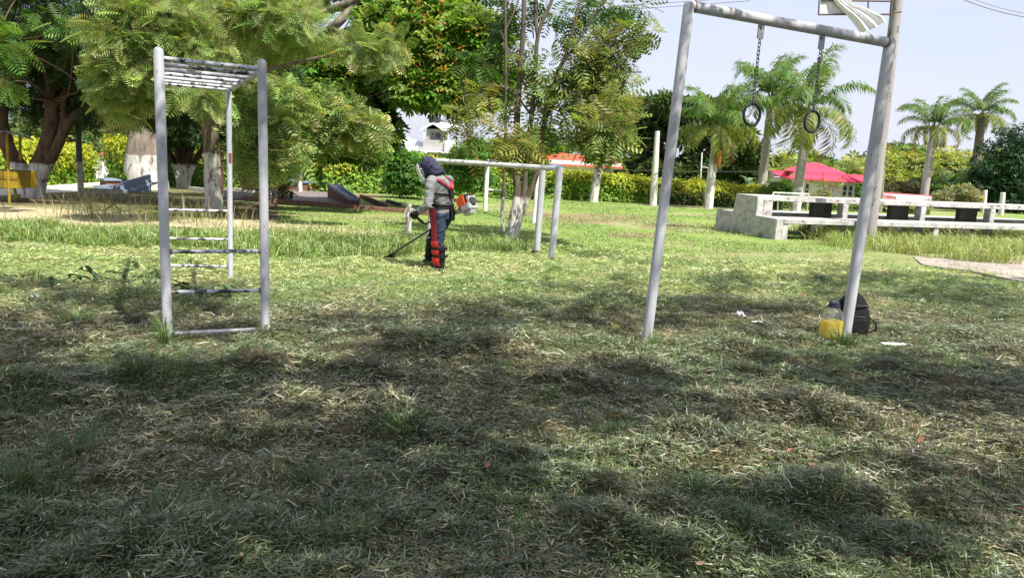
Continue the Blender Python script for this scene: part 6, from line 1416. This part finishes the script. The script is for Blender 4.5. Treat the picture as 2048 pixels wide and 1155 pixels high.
q = MB(); q.prism([P(1640, 27, YS + .03), P(1645, -60, YS + .03), P(1700, -60, YS + .03), P(1708, 28, YS + .03)], A(0, .012, 0)); q.build('printed_sheet', bm_, T3)
def cloth(name, poly_l, poly_r, mat, nu=16, folds=3, amp=.05, par=T3):
    L_ = spline([P(*p) for p in poly_l], 5); R2 = spline([P(*p) for p in poly_r], 5); V = []
    for a, b_ in zip(L_, R2):
        for i in range(nu + 1):
            f = i / nu; V.append(a + (b_ - a) * f + A(0, -amp * math.sin(f * math.pi * folds * 2 + a[2] * 2) - .03, amp * .3 * math.sin(f * 9)))
    m_ = len(L_); q = MB(); q.add(V, [(j * (nu + 1) + i, j * (nu + 1) + i + 1, (j + 1) * (nu + 1) + i + 1, (j + 1) * (nu + 1) + i) for j in range(m_ - 1) for i in range(nu)]); q.build(name, mat, par, True)
cloth('torn_flap', [(1655, -30, YS), (1668, 2, YS - .05), (1688, 24, YS - .1), (1708, 48, YS - .12), (1722, 68, YS - .1)], [(1690, -30, YS), (1704, 4, YS - .05), (1740, 20, YS - .12), (1764, 32, YS - .18), (1772, 44, YS - .2)], BANW)
# --- power lines
def wire(label, pts, r=.012, sag=.0):
    w_ = [P(*p) for p in pts]; T = None; q = MB(); s = []
    for i in range(17):
        f = i / 16; a = w_[0] + (w_[-1] - w_[0]) * f; s.append(a - A(0, 0, sag * 4 * f * (1 - f)))
    q.tube(s, r, 5); o = q.build('power_line', plain('wire_dark', (.06, .06, .07), .6)); tag(o, label, 'power line')
wire('upper thin power line crossing the sky left of the airy tree', [(560, 28, 46), (1500, -6, 46)], .014, .3)
wire('lower thin power line crossing the sky left of the airy tree', [(560, 36, 46), (1500, 2, 46)], .014, .3)
wire('steeper power line in the top right corner of the sky', [(1900, -12, 40), (2090, 40, 40)], .016, .2)
wire('fainter power line just above the one in the top right corner', [(1915, -14, 42), (2100, 34, 42)], .010, .2)
for i, y_ in enumerate((330, 338, 352)):
    wire('far power line before the bamboo, %s of three' % ('highest', 'middle one', 'lowest')[i], [(1560, y_ - 12, 74), (2080, y_ + 10, 74)], .022, .3)
wire('far power line low across the rain tree just above the hedge', [(1230, 339, 56), (1560, 342, 56)], .02, .1)
# --- planters, curbs, benches on the left plaza
BRK, t, bs = newmat('red_brick_wall'); bt = t.nodes.new('ShaderNodeTexBrick'); bt.inputs['Scale'].default_value = 4.2; bt.inputs['Color1'].default_value = (.20, .065, .05, 1); bt.inputs['Color2'].default_value = (.13, .045, .04, 1); bt.inputs['Mortar'].default_value = (.16, .13, .12, 1)
tcn = t.nodes.new('ShaderNodeTexCoord'); mpn = t.nodes.new('ShaderNodeMapping'); mpn.inputs['Rotation'].default_value = (R_(90), 0, 0); t.links.new(tcn.outputs['Object'], mpn.inputs[0]); t.links.new(mpn.outputs[0], bt.inputs['Vector']); t.links.new(bt.outputs['Color'], bs.inputs['Base Color']); bs.inputs['Roughness'].default_value = .9
BLUEC = plain('blue_grey_slab', (.19, .24, .33), .7, .15, 3)
def seatwall(label, a, b_, depth, h, cap, cap_dep=None, name='brick_seat_wall'):
    d = nrm((b_ - a) * A(1, 1, 0)); nb_ = A(-d[1], d[0], 0); nb_ = nb_ if nb_[1] > 0 else -nb_; T = thing(name, label, 'brick wall', a)
    q = MB(); q.hexa([a - ez(.2), b_ - ez(.2), b_ + nb_ * depth - ez(.2), a + nb_ * depth - ez(.2)], [a + ez(h), b_ + ez(h), b_ + nb_ * depth + ez(h), a + nb_ * depth + ez(h)]); q.build('brickwork', BRK, T)
    if cap:
        e = .06; h2 = h + cap; q = MB(); a2, b2 = a - d * e - nb_ * e, b_ + d * e - nb_ * e; dp = depth + 2 * e
        q.hexa([a2 + ez(h + .003), b2 + ez(h + .003), b2 + nb_ * dp + ez(h + .003), a2 + nb_ * dp + ez(h + .003)], [a2 + ez(h2), b2 + ez(h2), b2 + nb_ * dp + ez(h2), a2 + nb_ * dp + ez(h2)]); q.build('slab', BLUEC, T, bevel=.01)
    return T
seatwall('long brick seat wall with blue-grey slab top in front of the hedge', G(437, 374), G(650, 383), 1.3, .36, .12)
T = seatwall('sloping brick planter with blue-grey trough top, right end of the plaza', G(697, 411), G(719, 411.5), 4.6, .27, .0)
a, b_ = G(697, 411), G(719, 411.5); d = nrm((b_ - a) * A(1, 1, 0)); far = G(655, 396); dv = nrm((far - a) * A(1, 1, 0)) 
bpy.data.objects.remove(T.children[0]); 
LNG = float(np.linalg.norm(far - a)); wv_ = b_ - a
q = MB(); q.hexa([a - ez(.2), b_ - ez(.2), b_ + dv * LNG - ez(.2), a + dv * LNG - ez(.2)], [a + ez(.17), b_ + ez(.17), b_ + dv * LNG + ez(.38), a + dv * LNG + ez(.38)]); q.build('brickwork', BRK, T)
for s0, s1 in ((-.06, .10), (.90, 1.06)):
    q = MB(); A_, B_ = a + wv_ * s0 - dv * .05, a + wv_ * s1 - dv * .05; C_, D_ = a + wv_ * s1 + dv * LNG, a + wv_ * s0 + dv * LNG
    q.hexa([A_ + ez(.173), B_ + ez(.173), C_ + ez(.383), D_ + ez(.383)], [A_ + ez(.27), B_ + ez(.27), C_ + ez(.50), D_ + ez(.50)]); q.build('slab_edge', BLUEC, T, bevel=.008)
q = MB(); A_, B_ = a + wv_ * .1 + dv * .05, a + wv_ * .9 + dv * .05; C_, D_ = a + wv_ * .9 + dv * LNG, a + wv_ * .1 + dv * LNG; q.hexa([A_ + ez(.174), B_ + ez(.174), C_ + ez(.384), D_ + ez(.384)], [A_ + ez(.21), B_ + ez(.21), C_ + ez(.43), D_ + ez(.43)]); q.build('trough', plain('dark_slab', (.11, .13, .17), .7), T)
q = MB(); A_, B_ = a - wv_ * .06 - dv * .05, a + wv_ * 1.06 - dv * .05; q.hexa([A_ + ez(.174), B_ + ez(.174), B_ + dv * .14 + ez(.18), A_ + dv * .14 + ez(.18)], [A_ + ez(.262), B_ + ez(.262), B_ + dv * .14 + ez(.272), A_ + dv * .14 + ez(.272)]); q.build('slab_edge', BLUEC, T)
PINKB = plain('pinkish_brick', (.26, .14, .105), .9, .25, 8)
def curb(label, pix, h=.13, w_=.14, mat=PINKB, name='brick_curb'):
    pts = [G(*p) for p in pix]; T = thing(name, label, 'curb', pts[0]); L_ = [np.linalg.norm(pts[i + 1] - pts[i]) for i in range(len(pts) - 1)]; tot = sum(L_); n = int(min(70, tot / .26)); me = None
    for i in range(n):
        s = (i + .5) * tot / n; j = 0
        while j < len(L_) - 1 and s > L_[j]: s -= L_[j]; j += 1
        d = (pts[j + 1] - pts[j]) / L_[j]; c = pts[j] + d * s
        if me is None:
            q = MB(); q.box((0, 0, 0), (tot / n * .95, w_, h + .12)); me = q.mesh('brick', bevel=.008); me.materials.append(mat)
        o = bpy.data.objects.new('brick', me); COL.objects.link(o); o.parent = T; o.location = Vector(c - origin(T) + A(0, 0, h / 2 - .06 + .008 * random.random())); o.rotation_euler = (0, -math.asin(d[2]), math.atan2(d[1], d[0]))
curb('pinkish brick curb along the front of the plaza below the planter', [(486, 399), (546, 405), (640, 412), (772, 423), (862, 431)])
curb('short brick curb running back beside the sloping planter', [(772, 418), (748, 407), (722, 396)], .16, .14, plain('dark_brick', (.14, .06, .05), .9, .3, 8))
curb('dark curb strip on the lawn between planter and worker', [(800, 413), (775, 405)], .12, .14, plain('dark_curb', (.07, .06, .055), .9))
curb('pale stone curb below the straight whitewashed trunk', [(380, 381), (440, 388), (520, 396)], .16, .2, plain('pale_curb', (.36, .34, .31), .9, .2, 5), 'stone_curb')
o = G(158, 391); T = thing('low_wall', 'low grey concrete wall with brown foot beside the lamp post', 'wall', o); a, b_ = G(157, 392), G(240, 387)
q = MB(); q.hexa([a - ez(.2), b_ - ez(.2), b_ + A(0, .3, -.2), a + A(0, .3, -.2)], [a + ez(.25), b_ + ez(.14), b_ + A(0, .3, .14), a + A(0, .3, .25)]); q.build('wall_body', CONC, T, bevel=.01)
q = MB(); a, b_ = G(186, 384), G(268, 384); q.hexa([a - ez(.2), b_ - ez(.2), b_ + A(0, 1, -.2), a + A(0, 1, -.2)], [a + ez(.22), b_ + ez(.2), b_ + A(0, 1, .2), a + A(0, 1, .22)]); q.build('slab', BLUEC, T, bevel=.01)
seatwall('small brick planter with grey cap behind the low wall', G(212, 374), G(240, 374.5), .8, .24, .08)
T = thing('tilted_slab_bench', 'blue-grey concrete bench slab tilted against the huge trunk', 'bench', G(240, 386)); a, b_ = G(240, 385), G(268, 385)
q = MB(); q.hexa([a - ez(.1), a + A(.12, 0, -.1), a + A(.45, 1.4, -.1), a + A(.33, 1.4, -.1)], [a + ez(.36), a + A(.12, 0, .36), a + A(.45, 1.4, .62), a + A(.33, 1.4, .62)]); q.build('side', BLUEC, T, bevel=.01)
q = MB(); q.hexa([a + A(.12, 0, .02), b_ + A(0, 0, .02), b_ + A(.3, 1.4, .3), a + A(.45, 1.4, .25)], [a + A(.12, 0, .10), b_ + A(0, 0, .10), b_ + A(.3, 1.4, .38), a + A(.45, 1.4, .33)]); q.build('seat', BLUEC, T, bevel=.01)
# red slatted bench
o = G(500, 387); T = thing('park_bench', 'dark red slatted bench in front of the seat wall behind the climbing frame', 'bench', o); REDW = plain('dark_red_wood', (.11, .03, .028), .7, .2, 10)
k_ = mpp(o[1])
for i in range(4): part_box(T, 'back_slat', 484, 361 + i * 4.2, 518, 363.6 + i * 4.2, o[1], .03, REDW, dY=.15)
for i in range(3): part_box(T, 'seat_slat', 484, 376 + i * .9, 518, 377.6 + i * .9, o[1], .10, REDW, dY=-.28 + .13 * i)
for x_ in (485, 517): part_box(T, 'leg', x_ - 1, 360, x_ + 1, 387, o[1], .05, DARK_METAL, dY=.19); part_box(T, 'leg', x_ - 1, 378, x_ + 1, 387, o[1], .05, DARK_METAL, dY=-.3)
# toppled iron bench with scrolled arms
o = G(566, 399); T = thing('iron_bench', 'toppled black iron bench with curled arms lying on the plaza edge', 'bench', o); k_ = mpp(o[1])
for i, (dx, dy, rr_) in enumerate(((-14, 5, 8), (-4, 9, 9), (6, 7, 9), (13, 5, 8), (2, 15, 7), (-10, 14, 7), (16, 12, 5))):
    q = MB(); c = o + A(dx * k_, (i % 3) * .12, dy * k_); s = [c + A(math.cos(u) * rr_ * k_ * (1 - u / 9.5), .02 * u, math.sin(u) * rr_ * k_ * (1 - u / 9.5)) for u in np.linspace(0, 6.8, 16)]; q.tube(s, .024, 7); q.build('scroll', DARK_METAL, T, True)
for i in range(4):
    q = MB(); q.tube([o + A((-16 + 3 * i) * k_, .1 * i, (2 + 4.5 * i) * k_), o + A((17 - i) * k_, .1 * i + .1, (4 + 3 * i) * k_)], .022, 6); q.build('slat_bar', DARK_METAL, T, True)
pst = thing('thin_post', 'thin red-brown post behind the climbing frame beside the whitewashed trunk', 'post', G(445, 380)); q = MB(); q.tube([G(445, 380), P(444, 290, G(445, 380)[1])], .06, 8); q.build('shaft', plain('red_brown_paint', (.11, .04, .03), .7), pst, True)
